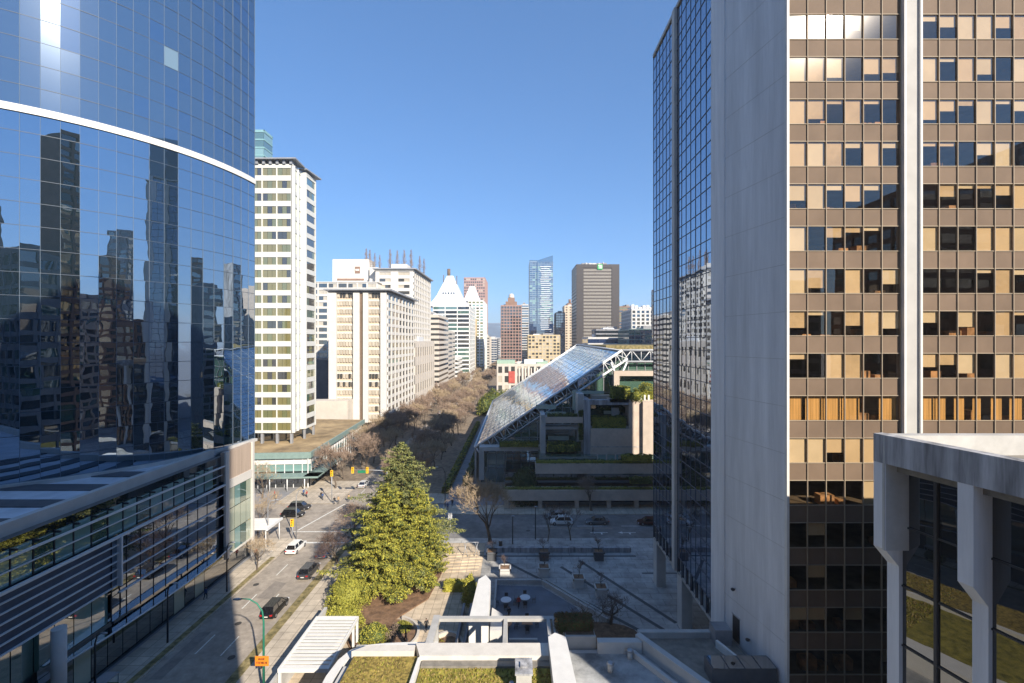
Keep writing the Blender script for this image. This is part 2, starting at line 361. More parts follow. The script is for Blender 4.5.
def edge(p0, p1):
    dx, dy = p1[0]-p0[0], p1[1]-p0[1]; L = math.hypot(dx, dy); dx /= L; dy /= L; nx, ny = dy, -dx
    return L, (lambda t, d, z: (p0[0]+dx*t+nx*d, p0[1]+dy*t+ny*d, z))
def facade(root, p0, p1, z0, z1, fh, cw, wall, panes, band=1.2, pier=.4, out=.25, pout=None, cells=None, mode='cell', margin=0., pool=None, skip=None, sub=1, wname='window'):
    """adds spandrels and piers to `wall` (MB) and pane quads to pool. outward = right of p0->p1"""
    L, P = edge(p0, p1); rows = max(1, int(round((z1-z0)/fh))); fh = (z1-z0)/rows
    W = L-2*margin; cols = max(1, int(round(W/cw))); cw = W/cols
    pout = out+.12 if pout is None else pout
    if margin > .01:
        wall.wall(p0, p1, z0, z1, pout, .3, 0, 0, margin); wall.wall(p0, p1, z0, z1, pout, .3, 0, L-margin, L)
    for r in range(rows+1):
        za = z0+r*fh-(band/2 if r else 0); zb = z0+r*fh+(band/2 if r < rows else 0)
        if r == 0: za = z0; zb = z0+band/2
        if r == rows: zb = z1
        wall.wall(p0, p1, za, zb, out, .3, 0, margin, L-margin)
    for c in range(cols+1):
        t = margin+c*cw
        if pier > 0: wall.wall(p0, p1, z0, z1, pout, .29, 0, max(0, t-pier/2), min(L, t+pier/2))
    for r in range(rows):
        za, zb = z0+r*fh+band/2, z0+(r+1)*fh-band/2
        if mode == 'band':
            a, b = margin, L-margin
            pool.append([[P(a, .06, za), P(b, .06, za), P(b, .06, zb), P(a, .06, zb)], random.choice(panes)])
        else:
            for c in range(cols):
                if skip and skip(r, c): continue
                a, b = margin+c*cw+pier/2, margin+(c+1)*cw-pier/2
                if b-a < .05: continue
                for s in range(sub):
                    aa = a+(b-a)*s/sub+(.06 if s else 0); bb = a+(b-a)*(s+1)/sub
                    pool.append([[P(aa, .06, za), P(bb, .06, za), P(bb, .06, zb), P(aa, .06, zb)], random.choice(panes)])
def building(name, label, cat, poly, z0, z1, sides, wallm, panes, fh=3.5, cw=3, band=1.2, pier=.4, out=.25, pout=None, mode='cell', limit=96, roofm=None, parapet=.9, margin=0., group=None, core=None, sub=1, wname='window', roof_over=0., roof_plant=False):
    cx = sum(p[0] for p in poly)/len(poly); cy = sum(p[1] for p in poly)/len(poly)
    root = thing(name, label, cat, (cx, cy, z0), 0, group)
    wall = MB(); pool = []
    inner = MB(); inner.prism(poly, z0, z1-.05)
    inner.build('wall_core' if core else 'wall_core', core or gl_dark, root)
    k = len(poly)
    for i in range(k):
        p0, p1 = poly[i], poly[(i+1) % k]
        if i in sides:
            opt = dict(fh=fh, cw=cw, band=band, pier=pier, out=out, pout=pout, mode=mode, margin=margin, sub=sub)
            if isinstance(sides, dict) and sides[i]: opt.update(sides[i])
            pn = opt.pop('panes', panes)
            facade(root, p0, p1, z0, z1, opt.pop('fh'), opt.pop('cw'), wall, pn, pool=pool, **opt)
        else:
            wall.wall(p0, p1, z0, z1, .3, .02, 0)
    wall.build('wall', wallm, root)
    rf = MB(); 
    c = Vector((cx, cy)); s = lambda p, d: tuple(Vector(p)+(Vector(p)-c).normalized()*d)
    rf.prism([s(p, roof_over+.3) for p in poly], z1, z1+.35, 0)
    if parapet:
        for i in range(k): rf.wall(s(poly[i], .25), s(poly[(i+1) % k], .25), z1+.35, z1+parapet, 0, .3, 0)
    rf.build('roof', roofm or wallm, root)
    emit_panes(root, pool, wname if mode != 'band' else 'window_band', limit)
    if roof_plant:
        rq = random.Random(int(abs(cx)*7+cy*3)); wx = max(p[0] for p in poly)-min(p[0] for p in poly); wy = max(p[1] for p in poly)-min(p[1] for p in poly)
        for _ in range(3):
            a, b_ = rq.uniform(.08, .22)*wx, rq.uniform(.1, .25)*wy; x, y = cx+rq.uniform(-.25, .25)*wx, cy+rq.uniform(-.3, .1)*wy
            m_ = MB(); m_.box(x-a, x+a, y-b_, y+b_, z1+.3, z1+.35+rq.uniform(1.2, 3.6)); m_.build('roof_plant', rq.choice([roof_grey, concrete_pale, white_metal]), root)
    return root
def rect(x0, x1, y0, y1): return [(x0, y0), (x1, y0), (x1, y1), (x0, y1)]   # 0 front, 1 right(+X), 2 back, 3 left(-X)

# ---------------------------------------------------------------- bronze office tower (right)
CX, CY = 22.55, 38.5
tw = thing('office_tower', 'bronze glass office tower with a blank pale concrete corner wall, on the right', 'building', (CX, CY, 0))
random.seed(11)
wp = 1.571; FH = 3.58; ZT0 = 36.5; Zroof = 81.5
frame = MB(); conc = MB(); span = MB(); pool = []; slabs = MB(); clutter = MB()
bays = []; x = CX+.32
for b in range(3):
    bays.append(x); x += 6*wp+1.68
levels = [ZT0+FH*k for k in range(-8, 13)]
for bi, bx in enumerate(bays):
    for k, zt in enumerate(levels):
        for c in range(6):
            a, b = bx+c*wp, bx+(c+1)*wp
            t1, t2 = random.uniform(-.005, .005), random.uniform(-.005, .005)
            q = [(a, CY+t1, zt-2.1), (b, CY, zt-2.1), (b, CY+t2, zt), (a, CY+t1+t2, zt)]
            it = [q, gl_bronze]
            r = random.random(); lv = k-8
            if zt < 25:
                if r < .12: it.append(([(a+.02, CY+.09, zt-1.1), (b-.02, CY+.09, zt-1.1), (b-.02, CY+.09, zt), (a+.02, CY+.09, zt)], blind2))
            elif lv in (-1,) or (lv == -5):     # curtained floors
                if random.random() < .85:
                    w0 = a+.05; w1 = b-.05 if random.random() < .5 else a+(b-a)*random.uniform(.45, .9)
                    it.append(([(w0, CY+.3, zt-2.1), (w1, CY+.3, zt-2.1), (w1, CY+.3, zt), (w0, CY+.3, zt)], curtain))
            else:
                d = 2.1 if r < .33 else (random.uniform(.9, 1.7) if r < .60 else (random.choice([.35, .5]) if r < .74 else 0))
                if lv in (-3,) and random.random() < .6: d = 0
                if d: it.append(([(a+.02, CY+.09, zt-d), (b-.02, CY+.09, zt-d), (b-.02, CY+.09, zt), (a+.02, CY+.09, zt)], random.choice([blind, blind2, blind3, blind4])))
            pool.append(it)
            if random.random() < .45 and bi < 3:
                w_ = random.uniform(.4, 1.3); clutter.box(a+.1, a+.1+w_, CY+.8, CY+1.6, zt-2.4, zt-2.1+random.uniform(.1, .75))
        span.box(bx, bx+6*wp, CY-.02, CY+.12, zt+.0, zt+1.48)
    for c in range(7):
        xm = bx+c*wp; frame.box(xm-.028, xm+.028, CY-.12, CY+.05, 7.2, Zroof)
    for zt in levels:
        frame.box(bx, bx+6*wp, CY-.075, CY+.03, zt-.02, zt+.04); frame.box(bx, bx+6*wp, CY-.075, CY+.03, zt-2.13, zt-2.07)
    # pilaster with pale fins
    px0 = bx+6*wp+.1
    conc.box(px0+.12, px0+1.3, CY-.22, CY+.6, 7.2, Zroof)
    frame2 = None
xr = bays[-1]+6*wp+1.1
for zt in levels: slabs.box(CX+.3, xr, CY+.2, CY+14, zt+.3, zt+1.2)
slabs.box(CX+.3, xr, CY+9, CY+9.2, 7.3, Zroof)
span.build('spandrel_panel', bronze, tw); slabs.build('floor_slab', room_dark, tw); tag(clutter.build('office_furniture', clutter_m, tw), kind='stuff')
frame.build('mullions', bronze_metal, tw)
conc.build('pilaster', mat('pilaster_stone', (.40, .385, .36), .85, .06, .5), tw)
fins = MB()
for bx in bays:
    px0 = bx+6*wp+.1; fins.box(px0-.06, px0+.12, CY-.42, CY+.1, 7.2, Zroof); fins.box(px0+1.3, px0+1.48, CY-.42, CY+.1, 7.2, Zroof)
fins.box(CX-.0, CX+.2, CY-.35, CY+.1, 7.2, Zroof)
fins.build('edge_fin', mat('fin_white', (.60, .58, .54), .7, .04, 1), tw)
# darken the windows of the lowest storeys only by what shades them; panes there are the same glass
emit_panes(tw, pool, 'window', 100)
# blank concrete wall: pilaster strip then the splayed panel wall
SX = 21.0
cw_ = MB(); cw_.prism([(SX, 46.15), (CX-.001, CY-.0), (CX, CY+3), (SX+2.5, 46.15)], 0, Zroof)
o = cw_.build('blank_wall', board_concrete, tw)
cw_ = MB(); cw_.box(SX-.12, SX+2, 46.15, 49.25, 0, Zroof+.4); cw_.build('wall_pilaster', board_concrete, tw)
# panel joints (fine grooves as slim recess strips)
jt = MB()
for zz in range(4, 80, 4):
    jt = MB(); jt.wall((SX, 46.15), (CX, CY), zz, zz+.03, .012, 0, 0); jt.build('panel_joint', concrete, tw)
# side curtain wall toward the avenue
sp = MB(); fr = MB(); pool = []
Ys = [49.25+i*1.52 for i in range(15)]
for i in range(14):
    if i == 7: continue
    for zt in levels:
        if zt < 9: continue
        zlo = max(7.4, zt-2.1)
        mt_ = gl_side2 if random.random() < .25 else gl_side
        tl = random.uniform(-.004, .004); t2 = random.uniform(-.006, .006)
        pool.append([[(SX+tl, Ys[i+1], zlo), (SX, Ys[i], zlo+0), (SX+t2, Ys[i], zt), (SX+tl+t2, Ys[i+1], zt)], mt_])
        pool.append([[(SX+tl, Ys[i+1], zt), (SX, Ys[i], zt), (SX+t2, Ys[i], min(zt+1.48, Zroof)), (SX+tl+t2, Ys[i+1], min(zt+1.48, Zroof))], gl_side])
for i, y in enumerate(Ys):
    fr.box(SX-.045, SX+.1, y-.03, y+.03, 7.2, Zroof)
for zt in levels:
    if zt > 9: fr.box(SX-.05, SX+.1, Ys[0], Ys[-1], zt-.04, zt+.04); fr.box(SX-.05, SX+.1, Ys[0], Ys[-1], zt-2.14, zt-2.06)
fr.build('side_mullions', mat('slate_metal', (.05, .06, .09), .5, .1, 1), tw)
sp.box(SX+.12, xr, Ys[0], Ys[-1], 7.25, Zroof-.2); sp.build('core', gl_dark, tw)
sp = MB(); sp.box(SX-.35, SX+.3, Ys[7]+.25, Ys[8]-.25, 7.2, Zroof+.2); sp.build('side_pilaster', concrete_pale, tw)
emit_panes(tw, pool, 'side_window', 100)
sp = MB(); sp.box(SX+.05, xr, CY+.3, Ys[-1], 6.9, 7.2); sp.build('soffit', concrete, tw)
sp = MB(); sp.box(32, 46, 46, 66, Zroof+.5, 97); sp.build('penthouse', gl_dark, tw)  # unseen roof block, added to heighten the tower's image in the curved glass
sp = MB(); sp.box(SX-.1, xr, CY, Ys[-1]+.1, Zroof, Zroof+.5); sp.build('roof', concrete, tw)
for (cx_, cy_) in ((SX+.6, 59.6), (SX+.6, 70.2), (SX+14, 70.2), (SX+28, 70.2)):
    sp = MB(); sp.box(cx_-.5, cx_+.9, cy_-.9, cy_+.7, .13, 6.9); sp.build('column', concrete_pale, tw)
sp = MB(); sp.box(CX+1, xr, CY+1, 50, .13, 6.9); sp.build('lobby_wall', gl_green, tw)

# ---------------------------------------------------------------- concrete building, near right
nb = thing('concrete_building', 'grey stained concrete building with deep slanted piers and tall dark windows, lower right corner', 'building', (21.8, 27.8, 0))
a0, a1 = (21.75, 27.85), (25.9, 12.2)          # -X face (splayed)
ZR = 31.9
def prm(t, d, z=0):
    L, P = edge(a1, a0); q = P(L-t, -d, z); return q   # t metres from far corner toward camera, d metres inward
Lf, Pf = edge(a0, a1)      # travelling toward the camera: outward = right of travel is -X side
body = MB()
# fascia beam
body.wall(a0, a1, ZR-1.7, ZR, 0, .7, 0)
body.build('fascia', concrete_dark, nb)
body = MB(); body.box(21.9, 70, 27.2, 27.85, 25, ZR-.02); body.build('parapet_wall', concrete, nb)
body = MB(); body.prism([Pf(.0, -.7, 0)[:2], Pf(Lf, -.7, 0)[:2], (70, 12), (70, 27.1)], ZR-2.2, ZR-1.2); body.build('roof', gravel, nb)
body = MB(); body.prism([Pf(.1, -2.5, 0)[:2], Pf(Lf, -2.5, 0)[:2], (70, 12), (70, 27.5)], 0, ZR-2.3); body.build('core', gl_dark, nb)
body = MB(); body.box(24, 70, 27.5, 27.84, 0, 25); body.build('back_wall', concrete_dark, nb)
def pier(t0, t1):
    pb = MB(); L, P = edge(a0, a1)
    pb.wall(a0, a1, 25.05, ZR-1.7, -.02, 1.5, 0, t0, t1)
    pb.wall(a0, a1, 0, 25.05, -1.1, 1.6, 0, t0+.0, t1)
    f = [P(t0, -1.1, 23.9), P(t1, -1.1, 23.9), P(t1, -.02, 25.05), P(t0, -.02, 25.05)]
    pb.face(f); pb.face([P(t0, -1.1, 23.9), P(t0, -.02, 25.05), P(t0, -1.1, 25.05)]); pb.face([P(t1, -1.1, 23.9), P(t1, -1.1, 25.05), P(t1, -.02, 25.05)])
    pb.build('pier', board_concrete, nb)
pts_t = [(0, .69), (4.31, 4.99), (8.62, 9.3), (12.93, 13.6)]
for a, b in pts_t: pier(a, b)
pool = []
L, P = edge(a0, a1)
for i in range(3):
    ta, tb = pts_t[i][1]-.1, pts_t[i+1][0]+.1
    n = 2
    mm = MB()
    for c in range(n):
        u0 = ta+(tb-ta)*c/n; u1 = ta+(tb-ta)*(c+1)/n
        for k in range(8):
            z1_ = ZR-2.0-k*3.6; z0_ = max(0, z1_-3.5)
            tl = random.uniform(-.01, .01)
            pool.append([[P(u1, -1.4+tl, z0_), P(u1, -1.4+tl, z1_), P(u0, -1.4, z1_), P(u0, -1.4, z0_)][::1], gl_near])
            mm.wall(a0, a1, z1_, z1_+.1, -1.3, 1.6, 0, u0, u1)
        mm.wall(a0, a1, 0, ZR-1.75, -1.25, 1.6, 0, u1-.08, u1+.08) if c == 0 else None
    mm.build('window_frame', dark_metal, nb)
    sf = MB()   # white struts stand in for slivers of sunlight under the fascia
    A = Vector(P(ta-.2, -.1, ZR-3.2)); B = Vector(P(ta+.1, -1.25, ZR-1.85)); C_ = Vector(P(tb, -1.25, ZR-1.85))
    sf.tube([A, B, C_], .13, 4); sf.build('sun_sliver', white_paint, nb)
emit_panes(nb, pool, 'window', 60)

# ---------------------------------------------------------------- curved glass tower (left)
A_, B_, C_ = (-63., 55.3), (-52., 66.4), (-47.5, 82.1)
def circ(a, b, c):
    d = 2*(a[0]*(b[1]-c[1])+b[0]*(c[1]-a[1])+c[0]*(a[1]-b[1]))
    s = [p[0]**2+p[1]**2 for p in (a, b, c)]
    return ((s[0]*(b[1]-c[1])+s[1]*(c[1]-a[1])+s[2]*(a[1]-b[1]))/d, (s[0]*(c[0]-b[0])+s[1]*(a[0]-c[0])+s[2]*(b[0]-a[0]))/d)
cc = circ(A_, B_, C_); rr = math.hypot(C_[0]-cc[0], C_[1]-cc[1])
th0 = math.atan2(C_[1]-cc[1], C_[0]-cc[0]); dth = 1.80/rr; NP = 34
arc = [(cc[0]+rr*math.cos(th0-i*dth), cc[1]+rr*math.sin(th0-i*dth)) for i in range(NP+1)]
print('arc', cc, rr, arc[-1])
E_ = Vector(arc[-1]); S_ = Vector(arc[0]); mid = (E_+S_)/2; ax = (S_-E_).normalized()
def mirror(p):
    v = Vector(p)-E_; par = ax*v.dot(ax); return tuple(E_+par-(v-par))
back = [mirror(p) for p in arc[1:-1]]
ct = thing('curved_tower', 'tall curved blue mirror-glass tower with one white band, left edge', 'building', (-62, 75, 0))
Z0, ZTOP, ZB = 20.0, 128.0, 66.3
core = MB()
ins = [(cc[0]+(rr-.35)*math.cos(th0-i*dth), cc[1]+(rr-.35)*math.sin(th0-i*dth)) for i in range(1, NP, 3)]
core.prism([p for p in reversed(ins)]+[], Z0, ZTOP); core.build('core', dark_metal, ct)
bk = MB(); ringp = [arc[0]]+back[::4]+[arc[-1]]
for i in range(len(ringp)-1):
    p, q = ringp[i], ringp[i+1]; bk.face([(*q, Z0), (*p, Z0), (*p, ZTOP), (*q, ZTOP)])
bk.build('rear_wall', gl_tower_dark, ct)
pool = []; random.seed(5)
nf = int((ZTOP-Z0)/2.9)
for i in range(NP):
    p, q = arc[i], arc[i+1]
    nrm = Vector((p[0]+q[0]-2*cc[0], p[1]+q[1]-2*cc[1])).normalized()
    stepx = random.uniform(-.012, .012)
    for k in range(nf):
        za, zb = Z0+k*2.9, Z0+(k+1)*2.9
        t = [random.uniform(-.006, .006)+stepx for _ in range(2)]; tz = random.uniform(-.010, .010)
        f = lambda pt, d, z: (pt[0]+nrm.x*d, pt[1]+nrm.y*d, z)
        hi = za > ZB
        if hi: m_ = gl_tower_blue if random.random() < (.9 if i > 8 else .7) else gl_tower_blue2
        else: m_ = gl_tower_dark
        if hi and random.random() < .02 and i < 12: m_ = gl_tower_light
        pool.append([[f(q, t[0], za), f(p, t[1], za), f(p, t[1]+tz, zb), f(q, t[0]+tz, zb)], m_])
emit_panes(ct, pool, 'glass_panel', 100)
mv = MB(); mh = MB()
for i in range(NP+1):
    p = arc[i]; d = Vector((p[0]-cc[0], p[1]-cc[1])).normalized(); t_ = Vector((-d.y, d.x))
    a = .016
    mv.prism([(p[0]+d.x*.05+t_.x*s1*a-d.x*.1*s2, p[1]+d.y*.05+t_.y*s1*a-d.y*.1*s2) for s1, s2 in ((-1, 0), (-1, 1), (1, 1), (1, 0))][::-1], Z0, ZTOP)
for k in range(nf+1):
    z = Z0+k*2.9
    for i in range(NP):
        p, q = arc[i], arc[i+1]
        d = Vector((p[0]+q[0]-2*cc[0], p[1]+q[1]-2*cc[1])).normalized()
        mh.face([(q[0]+d.x*.03, q[1]+d.y*.03, z-.035), (p[0]+d.x*.03, p[1]+d.y*.03, z-.035), (p[0]+d.x*.03, p[1]+d.y*.03, z+.035), (q[0]+d.x*.03, q[1]+d.y*.03, z+.035)])
mv.build('vertical_mullions', mat('tower_mullion', (.16, .20, .25), .9, .05, 1, spec=.05), ct); mh.build('floor_joints', mat('tower_joint', (.05, .07, .1), .5, .05, 1), ct)
bd = MB()
for i in range(NP):
    p, q = arc[i], arc[i+1]; d = lambda pt, r: (cc[0]+(pt[0]-cc[0])*(rr+r)/rr, cc[1]+(pt[1]-cc[1])*(rr+r)/rr)
    bd.prism([d(p, .02), d(p, .22), d(q, .22), d(q, .02)][::-1], ZB-.45, ZB+.45)
bd.build('white_band', white_paint, ct)
bd = MB()
for i in range(NP):
    p, q = arc[i], arc[i+1]
    bd.prism([d(p, -.1), d(p, .5), d(q, .5), d(q, -.1)][::-1], Z0-.4, Z0+.05)
bd.build('base_ledge', concrete_pale, ct)

# ---------------------------------------------------------------- podium of the curved tower
pdm = thing('podium_building', 'long glass podium with white roof edge and louvres along the street, below the curved tower', 'building', (-46.4, 60, 0))
PX = -46.4
b = MB(); b.prism([(PX-.5, 5), (PX-.5, 79.6), (-75, 79.6), (-110, 60), (-110, 5)], 0, 19.3); b.build('core', gl_dark, pdm)
b = MB(); b.prism([(PX-2.2, 5), (PX-2.2, 79.4), (-75, 79.4), (-110, 60), (-110, 5)], 19.3, 19.6); b.build('roof', mat('roof_membrane', (.58, .60, .64), .9, .1, .4), pdm)
b = MB()
for y in (38, 43.5, 49, 54.5, 60): b.box(-110, PX-2.3, y, y+2.2, 19.6, 19.75)
b.build('roof_stripe', roof_dark, pdm)  # dark stripes across the podium roof
b = MB(); b.box(PX-2.3, PX-1.5, 5, 71.8, 18.6, 20.5); b.build('parapet', concrete_pale, pdm)
# lit end: panelled upper storey, pale piers, glass
b = MB(); b.box(PX-.6, PX, 71.9, 79.6, 15.3, 19.9); b.build('upper_wall', mat('louvre_stone', (.42, .33, .26), .8, .1, .8, stretch=(1, 3, .1)), pdm)
b = MB(); b.box(PX-.1, PX+.25, 71.9, 72.8, 3, 20.0); b.box(PX-.1, PX+.15, 72.8, 79.7, 13.9, 15.3); b.box(PX-.1, PX+.1, 72.8, 79.7, 3.2, 3.5); b.box(PX-.1, PX+.2, 79.2, 79.8, 0, 20); b.build('pier', cream2, pdm)
pool = []
for k in range(4):
    y0 = 72.95+k*1.56
    for (za, zb) in ((10.6, 13.8), (6.9, 10.5), (3.5, 6.8)):
        pool.append([[(PX+.02, y0, za), (PX+.02, y0+1.5, za), (PX+.02, y0+1.5, zb), (PX+.02, y0, zb)], gl_pale if (6 < za < 9) or k in (0, 3) else (gl_aqua if k == 1 else gl_green)])
# clerestory row under the parapet
for k in range(30):
    y0 = 12+k*2.0
    if y0+2 > 71.8: break
    pool.append([[(PX-.48, y0, 15.0), (PX-.48, y0+1.9, 15.0), (PX-.48, y0+1.9, 18.4), (PX-.48, y0, 18.4)], random.choice([gl_green, gl_aqua, gl_aqua, gl_aqua, gl_aqua])])
    bw = MB(); bw.box(PX-.5, PX-.42, y0-.05, y0+.05, 15.0, 18.5); bw.build('mullion', dark_metal, pdm); bw = MB(); bw.box(PX-1.6, PX+.2, y0-.06, y0+.06, 18.2, 18.4); bw.build('bracket', dark_metal, pdm)
    for (za, zb) in ((11.6, 14.6), (8.3, 11.5), (5.4, 8.2)):
        if y0 > 51.5: pool.append([[(PX-.05, y0, za), (PX-.05, y0+1.9, za), (PX-.05, y0+1.9, zb), (PX-.05, y0, zb)], gl_side])
        elif za < 8: pool.append([[(PX-.4, y0, za), (PX-.4, y0+1.9, za), (PX-.4, y0+1.9, 9.2), (PX-.4, y0, 9.2)], gl_aqua if random.random() < .6 else gl_green])
    if y0 > 51: bw = MB(); bw.box(PX-.1, PX+.0, y0-.03, y0+.03, 5.2, 14.7); bw.build('mullion', dark_metal, pdm)
    pool.append([[(PX-.45, y0, .3), (PX-.45, y0+1.9, .3), (PX-.45, y0+1.9, 4.4), (PX-.45, y0, 4.4)], gl_dark if random.random() < .85 else gl_pale])

emit_panes(pdm, pool, 'window', 100)
b = MB()
b.box(PX+.0, PX+.22, 5, 71.8, 17.75, 17.95); b.box(PX-.35, PX-.2, 5, 71.8, 16.4, 16.5); b.box(PX-.05, PX+.3, 5, 71.8, 14.75, 15.0); b.box(PX-.05, PX+.15, 53, 71.8, 11.45, 11.6); b.box(PX-.05, PX+.15, 53, 71.8, 8.2, 8.35); b.box(PX-.05, PX+.1, 53, 71.8, 13.3, 13.36); b.box(PX-.05, PX+.1, 53, 71.8, 10.2, 10.26)
b.build('rail', white_metal, pdm)
b = MB()
for k in range(7): b.box(PX-.1, PX+.16, 5, 52.9, 9.25+k*.93, 9.25+k*.93+.09)
b.box(PX-.1, PX+.5, 52.7, 52.9, 9.2, 14.9); b.build('louvre', white_metal, pdm)
b = MB(); b.box(PX-.3, PX-.15, 5, 52.8, 9.3, 14.8); b.build('louvre_screen', mat('navy_panel', (.07, .09, .13), .6, .2, .5), pdm)
b = MB()   # curved canopy over the sidewalk
edgepts = [(PX+.5, 45.5), (PX+1.2, 50), (PX+1.7, 56), (PX+1.8, 62), (PX+1.5, 68), (PX+.8, 72.5)]
for i in range(len(edgepts)-1):
    (xa, ya), (xb, yb) = edgepts[i], edgepts[i+1]; b.prism([(PX, ya), (xa, ya), (xb, yb), (PX, yb)], 4.9, 5.05)
b.build('canopy', gl_dark, pdm)
b = MB(); b.tube([(x+.05, y, 5.0) for x, y in edgepts], .1, 6); b.build('canopy_edge', white_metal, pdm)
b = MB(); b.cyl(-45.4, 45.0, .13, 9.2, .6, 20); b.build('column', concrete_pale, pdm)
b = MB(); b.box(PX-.1, PX+1.0, 30, 42, .13, 4.0); b.box(PX-.1, PX+.9, 43, 44.3, .13, 3.4); b.build('entrance_block', roof_dark, pdm)
# slatted white entrance canopy beyond the podium
cn = thing('entrance_canopy', 'white slatted entrance canopy beyond the podium corner', 'canopy', (-49, 83, .13))
b = MB()
for k in range(8): b.prism([(-54+k*.02, 80.4+k*.72), (-44.6, 80.9+k*.68), (-44.6, 81.25+k*.68), (-54, 80.8+k*.72)], 4.0, 4.15)
b.build('slats', white_paint, cn)
for q in ((-54.1, -53.9, 80.4, 86.2, 3.9, 4.25), (-44.75, -44.5, 80.8, 86.1, 3.85, 4.25)): b = MB(); b.box(*q); b.build('beam', white_metal, cn)
for (x, y) in ((-53.6, 81), (-45, 81.2), (-45, 85.8), (-53.6, 85.8)):
    b = MB(); b.cyl(x, y, .13, 3.95, .09, 8); b.build('post', white_metal, cn)
# ---------------------------------------------------------------- white tower beside the curved tower
random.seed(21)
oliv = [gl_olive, gl_olive2, gl_grey, gl_olive]
P1, P2, P3, P4, P5 = (-62.9, 127.0), (-63.6, 133.2), (-62.3, 133.2), (-62.4, 140.0), (-90, 141)
poly = [(-92, 127), P1, P2, P3, P4, (-92, 141)]
wt = building('slab_tower', 'tall white tower with olive blinds and thin bracketed roof canopy, beside the curved glass tower', 'building', poly, 12.0, 86.6,
   {0: dict(cw=4.1, margin=.2, band=1.45, pier=.28, sub=3, pout=.3), 1: dict(cw=3, band=1.3, pier=.25, panes=[gl_pale], margin=.3), 3: dict(cw=5, margin=.35, band=1.4, pier=.2, sub=3, pout=.3, panes=[gl_grey, gl_grey, gl_green, gl_olive2])}, mat('white_panel', (.60, .60, .57), .7, .04, .5), oliv, fh=3.5, out=.22, pout=.6, limit=100, parapet=0)
b = MB(); b.prism([(-93, 126.0), (-61.4, 125.6), (-62.0, 132.6), (-93, 133)], 88.0, 88.35); b.prism([(-64, 132.7), (-61.5, 132.5), (-60.9, 141.2), (-64, 141.5)], 87.6, 87.95); b.build('roof_canopy', grey_metal, wt)
b = MB()
for k in range(16): b.box(-92+k*1.9, -91.3+k*1.9, 126.4, 127.6, 86.9, 88.0)
b.build('roof_bracket', grey_metal, wt)
b = MB()
for x in (-88, -82, -76, -71.5, -67.3, -63.3): b.box(x-.3, x+.3, 127.0, 127.7, 9, 12.1)
for y in (133.6, 139.4): b.box(-62.9, -62.4, y-.3, y+.3, 9, 12.1)
b.build('stilt', grey_metal, wt)
b = MB(); b.box(-90, -66, 130, 139, 9, 12); b.build('recessed_base', gl_dark, wt)
building('glass_tower', 'slim turquoise glass tower peeping above the white bracketed roof', 'building', rect(-132, -114.5, 205, 212), 0, 132, {0: dict(mode='band'), 1: dict(mode='band')}, mat('turquoise_frame', (.2, .36, .38), .5, .05, 1), [gl_aqua, gl_green], fh=3.6, band=.6, pier=0, limit=60)

# low pavilion with a brown roof at the corner
pv = thing('pavilion', 'low pavilion with brown gravel roof and turquoise fascia at the street corner', 'building', (-60, 118, 0))
poly = [(-110, 112.4), (-53.2, 116.6), (-56.0, 166), (-110, 170)]
b = MB(); b.prism(poly, 8.6, 9.0); b.build('roof', brown_roof, pv)
b = MB()
for i in (0, 1): b.wall(poly[i], poly[i+1], 7.6, 9.15, .15, -.0+.25, 0)
b.build('fascia', turq, pv)
b = MB(); b.prism([(-109, 113.6), (-54.2, 117.6), (-57, 166), (-109, 169)], 0, 8.6); b.build('core', gl_dark, pv)
pool = []
for i, sg in ((0, 40), (1, 26)):
    p0, p1 = poly[i], poly[(i+1) % 4]; L, P = edge(p0, p1)
    n = int(L/2.2)
    for c in range(n):
        if i == 0 and c < n-14: continue
        t = L-(n-c)*2.2 if i == 0 else c*2.2
        for (za, zb, m_) in ((6.0, 7.6, white_paint), (4.2, 5.9, gl_aqua), (.3, 3.0, gl_dark)):
            if i == 0 and c < n-7 and m_ is white_paint: m_ = gl_pale
            pool.append([[P(t+.1, -.6, za), P(t+2.1, -.6, za), P(t+2.1, -.6, zb), P(t+.1, -.6, zb)], m_])
        b = MB(); b.wall(p0, p1, 0, 8.6, -.45, .7, 0, t-.08, t+.08); b.build('mullion', white_metal, pv)
emit_panes(pv, pool, 'window', 90)
b = MB(); b.wall(poly[0], poly[1], 3.4, 3.8, 3.2, .6, 0, edge(poly[0], poly[1])[0]-18, edge(poly[0], poly[1])[0]+3); b.wall(poly[1], poly[2], 3.4, 3.8, 3.0, .6, 0, -3, 16); b.build('canopy', turq, pv)
for k in range(4):
    b = MB(); b.cyl(-66+k*4.2, 112.9+k*.32, .13, 3.4, .13, 8); b.build('post', white_metal, pv)

# ---------------------------------------------------------------- white hotel and its taller wings
drape = [gl_cream, gl_cream, mat('drape_window', (.48, .43, .35), .6, .1, 1)]
grid = [gl_grey, gl_dark, gl_dark, gl_grey]
ht = building('hotel', 'broad white hotel block with two solid piers and balcony grid side, behind the brown roof', 'building', rect(-73.4, -51.2, 178, 223), 6, 56.6,
   {0: dict(cw=22.4, pier=0, band=.7, margin=0, skip=lambda r, c: True), 1: dict(cw=5.6, band=1.2, pier=.9, sub=2, panes=grid)}, cream2, drape, fh=3.16, out=.3, limit=100, parapet=.2, roof_over=1.0, roofm=concrete, core=beige)
b = MB(); pool = []
for (xa, xb) in ((-73.5, -70.6), (-64.0, -61.6), (-60.2, -58.2), (-53.4, -51.1)): b.box(xa, xb, 176.6, 178, 6, 56.4)
b.box(-61.6, -60.2, 177.4, 178, 6, 56.4, 1)
b.build('pier', [cream2, bronze], ht)
